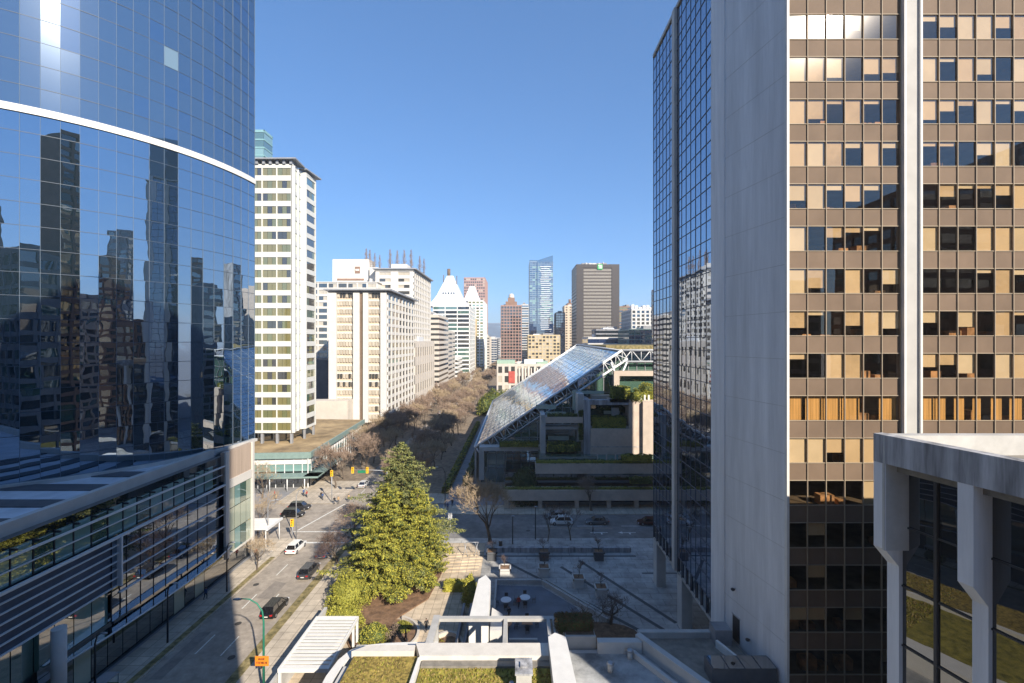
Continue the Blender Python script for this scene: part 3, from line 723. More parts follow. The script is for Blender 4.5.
for k in range(16):
    z = 7+k*3.16
    for (xa, xb, n) in ((-70.6, -64, 6), (-58.2, -53.4, 4)):
        for c in range(n):
            u0 = xa+(xb-xa)*c/n+.12; u1 = xa+(xb-xa)*(c+1)/n-.12
            pool.append([[(u0, 177.55, z+.3), (u1, 177.55, z+.3), (u1, 177.55, z+2.1), (u0, 177.55, z+2.1)], gl_grey if k in (15, 5, 4, 1) and random.random() < .7 else random.choice(drape)])
emit_panes(ht, pool, 'front_window', 100)
b = MB(); b.box(-75.2, -49.2, 175.6, 226, 57.3, 57.9); b.build('roof_edge', grey_metal, ht)
hb = building('rear_wing', 'tall cream hotel wing with overhanging roof and rooftop poplars, behind the broad white block', 'building', rect(-72.5, -53.3, 232, 276), 6, 73.6,
   {0: dict(cw=9.6, pier=3.8, band=1.6, sub=2, panes=[gl_grey, gl_cream]), 1: dict(cw=4.4, band=1.1, pier=.7, sub=2, panes=grid)}, cream2, grid, fh=3.16, out=.3, limit=100, parapet=.2, roof_over=.8, roofm=concrete)
b = MB(); b.box(-73.8, -51.6, 230.4, 278, 74.2, 74.8); b.build('roof_edge', grey_metal, hb)
b = MB(); b.box(-68, -59.5, 244, 252, 74.8, 79.0); b.build('penthouse', cream2, hb)
hc = building('terrace_wing', 'cream hotel wing with slotted balconies and a rooftop sign box, left of the rooftop poplars', 'building', rect(-104, -70, 226, 250), 20, 66.8,
   {0: dict(cw=4.6, band=1.1, pier=.6, sub=2, panes=[gl_grey, gl_dark, gl_cream])}, cream2, grid, fh=3.2, out=.35, limit=100, parapet=.3, roof_over=.8)
b = MB(); b.box(-97, -78, 238, 248, 67, 80.5); b.box(-94.5, -80.5, 237.7, 238, 69.5, 70.4, 1); b.box(-85.2, -82.6, 237.7, 238, 73.2, 76.6, 1); b.box(-84.9, -82.9, 237.55, 237.7, 74.4, 75.4, 0); b.build('sign_box', [cream2, brown], hc)
b = MB(); b.box(-77, -72.5, 236, 246, 67, 76); b.build('lift_house', cream2, hc)
b = MB(); b.box(-104, -66.5, 200, 226, 0, 29.5); o = b.build('blank_hall', roof_dark); tag(o, 'dark blank wall low building between the white tower and the white hotel', 'building')
b = MB(); b.box(-78, -64, 171, 176.5, 0, 15.2); o = b.build('plain_wall', cream); tag(o, 'plain cream wall above the far edge of the brown roof', 'wall')

def bldg(name, label, x0, x1, y, ytop, depth, wallm, panes, z0=0, side=1, fh=3.6, cw=3, cat='building', ztop=None, **k):
    """front face from bearing x0 to x1 at distance y, roof height from its bearing"""
    xa, xb = (x0-518)/455*y, (x1-518)/455*y; zt = H+(341.5-ytop)/455*y if ztop is None else ztop
    sides = {0: {}}
    if xb < 0: sides[1] = {}
    else: sides[3] = {}
    return building(name, label, cat, rect(xa, xb, y, y+depth), z0, zt, sides, wallm, panes, fh=fh, cw=cw, roof_plant=k.pop('plant', label.find('pyramid') < 0), **k), xa, xb, zt
bldg('annex', 'windowless cream annex with tall pilasters beside the white hotel', 400, 414.5, 226, 343, 52, cream, [gl_grey], cw=5.5, fh=9, band=4.5, pier=2.2, limit=60)
random.seed(31)
bldg('stepped_block', 'cream strip-window block with dark horizontal bands right of the white hotel', 423, 438.5, 290, 316, 40, cream, [gl_grey, gl_dark], fh=3.4, mode='band', band=1.9, pier=0)
bldg('stepped_block', 'lower cream strip-window block in front of the pyramid-roofed tower', 432, 443.5, 330, 331, 60, cream, [gl_grey, gl_dark], fh=3.4, mode='band', band=1.9, pier=0)
bldg('low_block', 'low white banded block at the foot of the pyramid-roofed tower', 438, 457, 395, 359, 60, white_paint, [gl_grey], fh=3.6, mode='band', band=1.8, pier=0)
py, xa, xb, zt = bldg('pyramid_tower', 'dark green banded office tower under a big white stepped pyramid roof', 433, 469.5, 430, 306, 55, white_paint, [gl_green, gl_dark, gl_grey], fh=3.9, cw=11, band=1.3, pier=.7, parapet=0)
b = MB(); cx_ = (442+0-518)/455*430+6; cy_ = 457; 
for i, (hw, z0_, z1_, hw2) in enumerate(((19, zt, zt+6, 14.5), (14.5, zt+6, zt+11, 11.5), (11.5, zt+11, zt+26, 5.0), (5.0, zt+26, zt+31, 3.0))):
    cc_ = (450.5-518)/455*450
    lo = [(cc_-hw, 450-hw), (cc_+hw, 450-hw), (cc_+hw, 450+hw), (cc_-hw, 450+hw)]; hi = [(cc_-hw2, 450-hw2), (cc_+hw2, 450-hw2), (cc_+hw2, 450+hw2), (cc_-hw2, 450+hw2)]
    for k in range(4):
        j = (k+1) % 4; b.face([(*lo[k], z0_), (*lo[j], z0_), (*hi[j], z1_), (*hi[k], z1_)], 0)
    b.face([(*q, z1_) for q in hi], 0)
b.build('pyramid_roof', white_metal, py)
b = MB(); b.cyl(cc_-1.5, 449, zt+30, zt+38, 1.6, 8); b.cyl(cc_-6.5, 448, zt+24, zt+32, .4, 5); b.cyl(cc_+6.5, 448, zt+22, zt+31, .4, 5); b.build('finial', bronze, py)
b = MB()
for k in range(5): b.box(cc_-6+k*2.6, cc_-4.8+k*2.6, 450-11.1, 450-10.2, zt+12, zt+14)
b.build('dormer', gl_dark, py)
py2, xa, xb, zt = bldg('pyramid_tower', 'smaller pale tower with white pyramid cap beside the pink tower', 468, 483.5, 560, 301, 60, white_paint, [gl_aqua, gl_olive2, gl_grey], fh=3.6, cw=4.8, band=1.4, pier=1.4)
b = MB(); cc_ = (472-518)/455*565; 
lo = rect(cc_-10, cc_+10, 560, 580); hi = rect(cc_-3, cc_+3, 567, 573)
for k in range(4):
    j = (k+1) % 4; b.face([(*lo[k], zt), (*lo[j], zt), (*hi[j], zt+19), (*hi[k], zt+19)])
b.face([(*q, zt+19) for q in hi]); b.build('pyramid_roof', white_metal, py2)
bldg('yellow_block', 'narrow sand coloured block between the two pyramid-roofed towers', 467, 473.5, 500, 318, 40, yellow_stone, [gl_olive2, gl_cream], fh=3.6, cw=4, band=1.8, pier=1.2)
bldg('pink_tower', 'pink granite gridded tower behind the white pyramid cap', 464, 485, 700, 278, 60, pink, [gl_cream, gl_grey, gl_grey], fh=4.4, cw=3.4, band=1.8, pier=1.0)
bldg('distant_block', 'small hazy cream block in the gap at the end of the avenue', 484, 489.5, 640, 337, 40, cream, [gl_grey], fh=4, cw=4, mode='band', band=2)
bldg('distant_block', 'grey-blue block low in the gap at the end of the avenue', 482, 497, 800, 339, 40, concrete_pale, [gl_blue], fh=4, cw=5, mode='band', band=1.5)
br, xa, xb, zt = bldg('apartment_tower', 'brown and pink gridded apartment tower with a domed lantern on top', 501, 521.5, 480, 306, 30, mat('rose_frame', (.32, .20, .165), .8, .08, .5), [gl_grey, gl_dark], fh=3.3, cw=3.2, band=.9, pier=.7)
b = MB(); xm = (xa+xb)/2; b.box(xm-6, xm+6, 483, 500, zt, zt+5); b.box(xm-3.6, xm+3.6, 485, 495, zt+5, zt+9); b.build('stepped_top', brown, br)
b = MB(); b.cyl(xm, 489, zt+9, zt+11, 3, 12); b.ball((xm, 489, zt+11), (3, 3, 3.2), 12, 8); b.build('lantern_dome', cream, br)
bldg('grey_tower', 'plain pale grey tower directly right of the brown gridded apartment tower', 521, 528.5, 620, 305, 30, concrete_pale, [gl_grey, gl_blue], fh=3.4, cw=8, mode='band', band=1.2, pier=0)
# tall split glass tower
random.seed(41)
gt, xa, xb, zt = bldg('glass_tower', 'tallest distant blue glass tower with balconies and slanted crown', 529.5, 553, 720, 262, 32, mat('slate_blue_frame', (.22, .28, .34), .6, .1, .4), [gl_blue, gl_deepblue, gl_aqua, gl_blue], fh=3.3, cw=4.6, band=.8, pier=.25)
xm = xa+(xb-xa)*.33
b = MB(); b.prism(rect(xa, xm, 720, 745), zt, lambda x, y: zt+3+(xm-x)*.0); b.prism(rect(xm, xb-.2, 719.5, 745), zt, lambda x, y: zt+2.5+(x-xm)*.32); b.build('slanted_crown', gl_blue, gt)
b = MB(); b.box(xm-.6, xm+.6, 718.6, 720, 0, zt); b.build('recess_strip', gl_deepblue, gt)
b = MB()
for k in range(34): b.box(xm+4+random.random()*3, xb-2-random.random()*5, 718.4, 720, zt-8-k*3.3, zt-8-k*3.3+.9)
b.build('balcony', white_metal, gt)
b = MB(); b.box(xa-.7, xb+.7, 719, 753, 30, 66); b.build('lower_screen', gl_deepblue, gt)
bldg('sand_block', 'squat sand coloured gridded block in front of the tallest glass tower', 528, 560, 560, 335.5, 30, yellow_stone, [gl_cream, gl_grey], fh=4.2, cw=4.2, band=1.6, pier=1.3, z0=0)
bldg('blue_tower', 'narrow dark blue block between the tallest glass tower and the beige slab', 556, 565, 640, 313, 30, roof_dark, [gl_deepblue, gl_blue], fh=3.6, cw=3, band=.7, pier=.3)
bt, xa, xb, zt = bldg('beige_tower', 'smooth beige slab tower left of the dark bank tower', 564.5, 576.5, 700, 306, 30, beige, [gl_grey], fh=4, cw=5.5, band=2.2, pier=3.4)
b = MB(); b.box(xa+5, xb-4, 704, 716, zt, zt+5); b.cyl(xa+9, 708, zt+5, zt+11, 2, 8); b.build('roof_plant', brown, bt)
# dark bank tower with green sign
random.seed(43)
td, xa, xb, zt = bldg('bank_tower', 'dark bronze slab tower with pale floor bands and a square green sign on top', 576.5, 619, 560, 265, 50, mat('bank_spandrel', (.07, .056, .047), .6, .1, .5), [mat('bank_pane', (.24, .215, .18), .3, .1, .5)], fh=4.1, cw=52, mode='band', band=1.7, pier=0, limit=40, margin=0)
b = MB()
b.box(xa-.2, xa+8.6, 559.2, 560, 0, zt+.4); b.box(xb-9, xb+.3, 559.2, 560, 0, zt+.4); b.box(xa-.2, xb+.3, 559.1, 560, zt-3.5, zt+.6)
b.build('dark_frame', mat('dark_bronze', (.045, .036, .032), .5, .1, .5), td)
b = MB(); sx_ = xa+(xb-xa)*.49; b.box(sx_, sx_+6.2, 558.6, 559.2, zt-5.6, zt+.6); sg = b.build('sign', mat('sign_green', (.02, .36, .08), .5, .02, 1), td)
b = MB(); x_ = sx_+.8; zz = zt-4.6
b.box(x_, x_+2.4, 558.45, 558.6, zz+3.3, zz+4.2); b.box(x_+.8, x_+1.6, 558.45, 558.6, zz, zz+3.3)
x_ += 2.6; b.box(x_, x_+.8, 558.45, 558.6, zz, zz+4.2); b.box(x_+.8, x_+1.6, 558.45, 558.6, zz, zz+.8); b.box(x_+.8, x_+1.6, 558.45, 558.6, zz+3.4, zz+4.2); b.box(x_+1.4, x_+2.2, 558.45, 558.6, zz+.5, zz+3.7)
b.build('letters', white_paint, sg)
b = MB(); 
for k in range(5): b.box(xa+12+k*4, xa+14+k*4, 565, 569, zt+.4, zt+2+random.random()*2)
b.cyl(xa+34, 566, zt, zt+5, .5, 6); b.build('roof_plant', concrete_pale, td)
bldg('brown_block', 'brown banded block directly right of the dark bank tower', 619, 631.5, 600, 307, 30, brown, [gl_olive2, gl_grey, gl_dark], fh=3.8, cw=5, band=1.4, pier=.5)
ub, xa, xb, zt = bldg('concrete_tower', 'pale tower with crowded white rooftop machinery beside the bronze tower', 631.5, 668, 420, 310, 40, concrete_pale, [gl_grey, gl_blue], fh=3.5, cw=4, band=1.2, pier=1.6)
b = MB()
for k in range(7): b.box(xa+1+k*3.5, xa+3.6+k*3.5, 424, 428+k, zt, zt+2+random.random()*6)
b.build('roof_plant', white_metal, ub)
bldg('low_block', 'long low grey office block with a pale roof line before the dark bank tower', 588, 632, 430, 338, 40, concrete_pale, [gl_deepblue, gl_dark], fh=6, cw=8, mode='band', band=2, pier=0, z0=0)
bldg('low_block', 'dark grey stepped rooftop storey on the long low office block', 596, 622, 432, 330, 25, roof_grey, [gl_dark], fh=4, cw=8, mode='band', band=1.2, pier=0, z0=30)
bldg('teal_block', 'teal glass low block touching the bronze tower outline', 629, 668, 380, 330, 40, turq, [gl_green, gl_deepblue], fh=4, cw=5, band=.5, pier=.3)
bldg('distant_block', 'small white block behind the sand coloured gridded block', 553, 559, 900, 327, 40, white_paint, [gl_grey], fh=4, cw=5, mode='band')
random.seed(8)
for k, (x0, x1, y, yt, lab) in enumerate(((485, 500, 1100, 338, 'pale far block behind the avenue trees'), (545, 556, 1200, 326, 'grey far block behind the tallest glass tower'), (619, 640, 1200, 318, 'hazy far block over the brown banded block'), (455, 470, 900, 300, 'cream far block behind the big pyramid roof'))):
    bldg('distant_block', lab, x0, x1, y, yt, 40, concrete_pale, [gl_grey, gl_blue], fh=5, cw=7, mode='band', band=2)
# gallery at the end of the square
ga, xa, xb, zt = bldg('gallery', 'low pale stone gallery with green roof and red banner at the end of the avenue', 497, 548, 330, 365, 26, cream, [gl_grey, gl_cream], fh=6, cw=4.5, band=2.2, pier=1.8)
b = MB(); 
b.prism([(xa, 330), (xa+13, 330), (xa+13, 345), (xa, 345)], zt+.4, zt+3.4); b.prism([(xb-8, 332), (xb, 332), (xb, 350), (xb-8, 350)], zt+.4, zt+2.4); b.build('attic', mat('copper_green', (.3, .42, .33), .8, .1, 1), ga)
b = MB(); b.box(xa+8.5, xa+13.0, 329.2, 329.6, zt-13, zt-4.5); b.build('banner', mat('red_banner', (.42, .08, .06), .8, .15, .4), ga)
b = MB()
for k in range(9): b.cyl(xa+16+k*2.2, 328.9, 0, zt-2, .45, 8)
b.build('column', cream, ga)

# ---------------------------------------------------------------- law courts
lc = thing('courthouse', 'terraced concrete courthouse under one great sloping glass roof with a white truss edge', 'building', (-11.3, 120, 0))
A = Vector((-11.3, 120, 9.7)); B = Vector((27.4, 120, 34.9)); C_ = Vector((27.4, 209, 36.0)); D = Vector((-11.5, 209, 10.0))
N1, N2 = 26, 30; random.seed(9)
roofs = [glass('court_roof_glass', (0, 0, 0), .42, .03, (.26, .31, .31), wave=.02, gtint=(.95, .97, 1), bscale=.5), glass('court_roof_glass_light', (0, 0, 0), .40, .05, (.40, .44, .42), wave=.02, gtint=(.95, .97, 1), bscale=.5), glass('court_roof_glass_deep', (0, 0, 0), .45, .02, (.17, .22, .22), wave=.02, gtint=(.9, .95, 1), bscale=.5)]
def RP(u, v, d=0): 
    p = A*(1-u)*(1-v)+B*u*(1-v)+C_*u*v+D*(1-u)*v; return Vector((p.x-d*.54, p.y, p.z+d*.84))
big = MB(); 
for i in range(N1):
    for j in range(N2):
        t = [random.uniform(-.022, .022) for _ in range(4)]
        big.face([RP(i/N1, j/N2, t[0]), RP((i+1)/N1, j/N2, t[1]), RP((i+1)/N1, (j+1)/N2, t[2]), RP(i/N1, (j+1)/N2, t[3])], random.choice([0, 0, 1, 2, 1]))
big.build('glass_roof', roofs, lc)
b = MB()
for i in range(0, N1+1): b.tube([RP(i/N1, 0, .1), RP(i/N1, 1, .1)], .03, 4)
for j in range(0, N2+1, 2): b.tube([RP(0, j/N2, .1), RP(1, j/N2, .1)], .03, 4)
b.build('glazing_bars', mat('bar_silver', (.5, .53, .55), .4, .05, 1, metal=.3), lc)
b = MB()   # truss along the near edge
up0, up1 = A+Vector((0, -.3, .0)), B+Vector((0, -.3, .3)); dn = Vector((1.4, 0, -2.3))
b.tube([up0, up1], .32, 6); b.tube([up0+Vector((.5, 0, -.3)), up0+dn, up1+dn], .3, 6)
n = 24
for i in range(n+1):
    t = i/n; p = up0.lerp(up1, t); q = p+dn*(min(1, t*8+.1)); b.tube([p, q], .13, 4)
    if i < n: b.tube([p if i % 2 else q, (up0.lerp(up1, (i+1)/n)+(dn if i % 2 else Vector()))], .09, 4)
p = up1; b.tube([p, p+Vector((40, 0, 0))], .32, 6); b.tube([p+Vector((0, 0, -3)), p+Vector((40, 0, -3))], .3, 6)
for i in range(16): b.tube([p+Vector((i*2.5, 0, 0 if i % 2 else -3)), p+Vector((i*2.5+2.5, 0, -3 if i % 2 else 0))], .12, 4); b.tube([p+Vector((i*2.5, 0, 0)), p+Vector((i*2.5, 0, -3))], .09, 4)
b.tube([(26.3, 119.5, 27), (24.4, 119.5, 32)], .25, 6); b.tube([(26.3, 119.5, 27), (28.6, 119.5, 32)], .25, 6)
b.tube([RP(0, 0, .2), RP(0, 1, .2)], .28, 6); b.tube([RP(0, 1, .2), RP(1, 1, .2)], .28, 6); b.tube([RP(1, 0, .2), RP(1, 1, .2)], .28, 6)
b.build('truss', white_metal, lc)
b = MB(); b.box(27.4, 75, 120.5, 209, 34.2, 34.9); b.build('flat_roof', roof_grey, lc)
b = MB(); b.prism([(29, 150), (60, 150), (60, 200), (29, 200)], 34.9, 36.2); b.build('roof_garden', grass_green, lc)
b = MB()   # glazed gable wall under the truss
for i in range(20):
    u0, u1 = i/20, (i+1)/20; p, q = up0.lerp(up1, u0)+dn, up0.lerp(up1, u1)+dn
    b.face([(p.x, 121.2, 0), (q.x, 121.2, 0), (q.x, 121.2, q.z+1), (p.x, 121.2, p.z+1)], 0)
b.face([(29, 121.2, 0), (75, 121.2, 0), (75, 121.2, 32.2), (29, 121.2, 32.2)], 0)
b.build('gable_glass', gl_green, lc)
b = MB()
for i in range(30): 
    x = -8+i*2.2; zt_ = min(32, 9.7+(x+11.3)*.65-2.5)
    if zt_ > 1: b.box(x-.08, x+.08, 121.0, 121.2, 0, zt_)
for z in range(4, 33, 4):
    xs_ = max(-9, -11.3+(z+2.5-9.7)/.65+1); b.box(xs_, 75, 121.02, 121.2, z-.06, z+.06)
b.build('gable_mullions', grey_metal, lc)
b = MB(); b.face([tuple(D), tuple(C_), (27.4, 209, 0), (-11.5, 209, 0)]); b.box(-11.5, -11.0, 120.5, 209, 0, 9.6); b.build('rear_wall', concrete, lc)
def fb(nm, m_, items):
    """terrace pieces measured on the elevation: x0, x1, y-top, y-bottom, distance, depth"""
    mb = MB()
    for (x0, x1, yt, yb, Y, d) in items:
        mb.box((x0-518)/455*Y, (x1-518)/455*Y, Y, Y+d, max(.13, H+(341.5-yb)/455*Y), H+(341.5-yt)/455*Y)
    return mb.build(nm, m_, lc)
peach = mat('peach_concrete', (.48, .40, .33), .85, .08, .5); ppl_ = mat('pale_green_parapet', (.42, .46, .38), .8, .08, .6)
def cb(x0, x1, y0, y1, z0, z1): tb = MB(); tb.box(x0, x1, y0, y1, z0, z1); return tb
for args in ((-3.6, 60, 101.5, 103, 2.0, 4.3), (4, 60, 105, 106.5, 7.0, 9.3)): cb(*args).build('terrace_band', concrete_warm, lc)
for args in ((-3.6, 60, 103, 104.6, 3.9, 4.2), (4, 60, 106.5, 108, 8.9, 9.2)): cb(*args).build('terrace_floor', concrete, lc)
for x in (-2.6, 5, 13.2, 20.4, 26.6, 33): cb(x-.45, x+.45, 102, 102.9, .13, 2.0).build('column', concrete_warm, lc)
cb(-3, 60, 106, 121, .13, 6.9).build('recess_glass', gl_dark, lc); cb(5, 60, 109, 121, 6.9, 10.0).build('recess_glass', gl_green, lc)
fb('solid_block', concrete_warm, [(591, 643, 429, 454.5, 111, 9)]); fb('solid_block', concrete_warm, [(629.5, 643, 402, 429, 111, 9)])
fb('solid_wall', peach, [(643, 656, 402, 454.5, 110, 10)])
fb('frame_column', concrete, [(541, 545.5, 415, 468, 112, 8)]); fb('frame_column', concrete, [(577.5, 584, 394, 470, 113, 7)]); fb('frame_column', concrete_dark, [(584, 590.5, 400, 470, 111.5, 8)])
fb('frame_beam', concrete_warm, [(545.5, 583, 417, 423, 112, 3)]); fb('frame_beam', concrete, [(545.5, 583, 426.5, 429.5, 113, 3)]); fb('frame_beam', concrete_dark, [(590.5, 629.5, 400, 405, 111.5, 2)])
fb('frame_beam', concrete, [(479, 541, 447, 451, 116, 3)]); fb('frame_column', concrete, [(479, 484, 451, 480, 116, 3)])
fb('terrace_glass', gl_green, [(545.5, 583, 430, 445, 116, 4)]); fb('terrace_glass', gl_aqua, [(563, 574, 453, 462, 113.5, 3)]); fb('terrace_glass', gl_green, [(590.5, 629.5, 405, 429, 118.5, 2)])
fb('terrace_floor', concrete, [(545.5, 583, 445, 447, 112.5, 7)]); fb('terrace_floor', concrete, [(590.5, 629.5, 426, 429, 112, 7)])
fb('pale_parapet', ppl_, [(604, 620, 411, 414, 114, .4)]); fb('pale_parapet', ppl_, [(548, 569, 436, 440, 115, .4)]); fb('pale_parapet', ppl_, [(536, 556, 405, 409, 118, .5)]); fb('pale_parapet', ppl_, [(546, 566, 412, 416.5, 117, .5)]); fb('pale_parapet', ppl_, [(572, 604, 391, 394, 118.6, .5)])
fb('stub_wall', concrete_pale, [(612, 619, 408, 424, 113.5, 1)]); fb('stub_wall', peach, [(592, 613, 395.5, 401, 116.5, 3)]); fb('stub_wall', ppl_, [(573, 576.5, 391, 410, 117, 1)])
fb('upper_column', peach, [(614, 619.5, 371, 397, 118, 1.5)]); fb('upper_beam', peach, [(619.5, 665, 371, 376, 118, 1.5)]); fb('terrace_floor', peach, [(610, 665, 400, 402.5, 111.5, 8)])
fb('upper_glass', gl_green, [(619.5, 665, 376, 400, 120.2, .6)])
for x in (640, 644, 648): fb('rail_post', white_paint, [(x, x+1.6, 395, 401, 111.6, .3)])
# ---------------------------------------------------------------- foliage helpers
def leaf_quads(mb, p, n, spread, size, rnd, nm=3, flat=.5):
    for _ in range(n):
        c = Vector(p)+Vector((rnd.gauss(0, spread), rnd.gauss(0, spread), rnd.gauss(0, spread*flat)))
        a = Vector((rnd.gauss(0, 1), rnd.gauss(0, 1), rnd.gauss(0, .6))).normalized(); b = a.cross(Vector((rnd.gauss(0, 1), rnd.gauss(0, 1), rnd.gauss(0, 1)))).normalized()
        s = size*rnd.uniform(.6, 1.3); a = a*s; b = b*s*.55
        mb.face([c-a, c+b*.9, c+a, c-b*.9], rnd.randrange(nm))
def shrub(name, label, loc, r, mats, n=900, seed=1, size=.16, group=None, cat='shrub', boxy=False):
    rnd = random.Random(seed); root = thing(name, label, cat, loc, 0, group); mb = MB()
    rx, ry, rz = r; cl = [(rnd.uniform(-1, 1), rnd.uniform(-1, 1), rnd.uniform(0, 1)) for _ in range(14)]
    for _ in range(n):
        if boxy:
            p = [rnd.uniform(-1, 1), rnd.uniform(-1, 1), rnd.uniform(0, 2)]; k = rnd.randrange(3); p[k] = (rnd.choice([-1, 1]) if k < 2 else 2)*(1+rnd.gauss(0, .05))
            p = (p[0]*rx, p[1]*ry, p[2]*rz/2*1.)
        else:
            v = Vector((rnd.gauss(0, 1), rnd.gauss(0, 1), abs(rnd.gauss(0, 1))*1.1)).normalized(); bmp = 1+.10*math.sin(v.x*5+seed)*math.cos(v.y*6)+rnd.gauss(0, .025); f = bmp*(rnd.random()**.18)
            p = (v.x*rx*f, v.y*ry*f, v.z*rz*f)
        leaf_quads(mb, (loc[0]+p[0], loc[1]+p[1], loc[2]+p[2]), 2, .06, size*.72, rnd, len(mats))
    mb.build('foliage', mats, root)
    b = MB(); b.ball((loc[0], loc[1], loc[2]+rz*.42), (rx*.72, ry*.72, rz*.42), 10, 7, 0); 
    if boxy: b = MB(); b.box(loc[0]-rx*.9, loc[0]+rx*.9, loc[1]-ry*.9, loc[1]+ry*.9, loc[2], loc[2]+rz*.88)
    b.build('inner_growth', mats[-1], root)
    b = MB()
    for k in range(4): b.tube([(loc[0], loc[1], loc[2]), (loc[0]+rnd.uniform(-.4, .4)*rx, loc[1]+rnd.uniform(-.4, .4)*ry, loc[2]+rz*.6)], .04, 4)
    b.build('stem', bark, root)
    return root
def conifer(name, label, loc, h, rad, mats, seed, crown0=.04, pw=1.0, whorls=52, per=9, droop=.25, size=.34, trunk=.42, gaps=.12, group=None):
    rnd = random.Random(seed); root = thing(name, label, 'tree', loc, 0, group)
    X, Y, Z = loc; tb_ = MB(); tb_.tube([(X, Y, Z), (X+.1, Y, Z+h*.5), (X, Y+.1, Z+h*.98)], [trunk, trunk*.6, .04], 8)
    fo = MB(); 
    for i in range(whorls):
        f = i/(whorls-1); z = Z+h*(crown0+(1-crown0)*f)
        L0 = rad*((1-f)**pw)*(1+.12*math.sin(i*1.9+seed))+.25
        k = max(4, int(per*(1-f*.5)))
        off = rnd.random()*6.28
        for b in range(k):
            if rnd.random() < gaps*.6: continue
            th = off+b*6.283/k+rnd.uniform(-.3, .3); lobed = 1+.24*math.sin(th*3+seed+i*.22)+.20*math.sin(th*5+i*.55)
            L = L0*rnd.uniform(.72, 1.15)*lobed
            dx, dy = math.cos(th), math.sin(th); rise = rnd.uniform(-.05, .25)*(.3+f)
            pts = []
            for s in range(5):
                u = s/4; pts.append(Vector((X+dx*L*u, Y+dy*L*u, z+L*(rise*u-droop*u*u)+(.12*L*u**3))))
            tb_.tube(pts, [max(.012, .06*(1-u_*.22)*(1-f*.7)) for u_ in range(5)], 3, cap=False)
            nseg = max(3, int(L*4.6))
            for s in range(nseg):
                u = .18+.82*(s+rnd.random())/nseg; q = pts[min(3, int(u*4))].lerp(pts[min(4, int(u*4)+1)], u*4-int(u*4)) if u < 1 else pts[4]
                wdt = .34*L*(1-u)*.8+.16
                for sd in (-1, 1):
                    m_ = rnd.choices(range(len(mats)), (5, 3, 2))[0]
                    tip = q+Vector((-dy*sd*wdt+dx*wdt*.7, dx*sd*wdt+dy*wdt*.7, -wdt*rnd.uniform(0, .5)))
                    for c in range(4):
                        cpt = q.lerp(tip, (c+.6)/4)+Vector((rnd.gauss(0, .07), rnd.gauss(0, .07), rnd.gauss(0, .07)))
                        dr = (tip-q).normalized(); a = (dr+Vector((rnd.gauss(0, .5), rnd.gauss(0, .5), rnd.gauss(0, .4)))).normalized()*size*rnd.uniform(.6, 1.2)
                        bb = a.cross(Vector((rnd.gauss(0, .5), rnd.gauss(0, .5), 1))).normalized()*size*.34
                        fo.face([cpt-a*.6, cpt+bb, cpt+a, cpt-bb], m_)
    tb_.build('trunk', bark, root); fo.build('crown', mats, root)
    return root
def bare_proto(name, label, loc, h, spread, seed, twm, depth=5, lean=.0, trunk=.22, first=.24, kids=3, twigs=5, up=.25, tw=.012, group=None, gnarl=.12, cat='tree', tl=.9):
    rnd = random.Random(seed); root = thing(name, label, cat, loc, 0, group); o = Vector(loc); tr = MB(); cr = MB()
    def grow(p, d, L, r, dep):
        pts = [p]; q = p; dd = d.copy()
        for s in range(3):
            dd = (dd+Vector((rnd.gauss(0, gnarl), rnd.gauss(0, gnarl), rnd.gauss(0, gnarl*.6)+.03))).normalized(); q = q+dd*L/3; pts.append(q)
        r1 = r*.62
        (tr if dep >= depth-2 else cr).tube(pts, [r, r*.88, r*.75, r1], 6 if dep >= depth-1 else (4 if dep > 2 else 3), cap=False)
        if dep == 0:
            for _ in range(twigs):
                a = pts[rnd.randrange(1, 4)]; t = (dd+Vector((rnd.gauss(0, .6), rnd.gauss(0, .6), rnd.gauss(.1, .4)))).normalized()*rnd.uniform(.4, 1.)*tl; sd = t.cross(Vector((rnd.gauss(0, 1), rnd.gauss(0, 1), rnd.gauss(0, 1)))).normalized()*tw
                m1 = a+t*.5+sd*6*rnd.uniform(-1, 1); cr.face([a-sd, a+sd, m1+sd, m1-sd]); cr.face([m1-sd, m1+sd, a+t])
            return
        n = kids if dep < depth else kids+1
        for k in range(n):
            th = 6.283*k/n+rnd.uniform(-.5, .5); tilt = spread*rnd.uniform(.6, 1.25)
            s1 = dd.cross(Vector((0, 0, 1)) if abs(dd.z) < .9 else Vector((1, 0, 0))).normalized(); s2 = dd.cross(s1)
            nd = (dd*math.cos(tilt)+(s1*math.cos(th)+s2*math.sin(th))*math.sin(tilt)+Vector((0, 0, up))).normalized()
            grow(q if rnd.random() < .6 else pts[2], nd, L*rnd.uniform(.66, .86), r1*.8, dep-1)
    grow(o, Vector((lean, 0, 1)), h*first, trunk, depth)
    tr.build('trunk', bark, root); cr.build('crown', twm, root)
    return root
spr = [spruceA, spruceB, spruceC]; lea = [leafA, leafB, leafC]

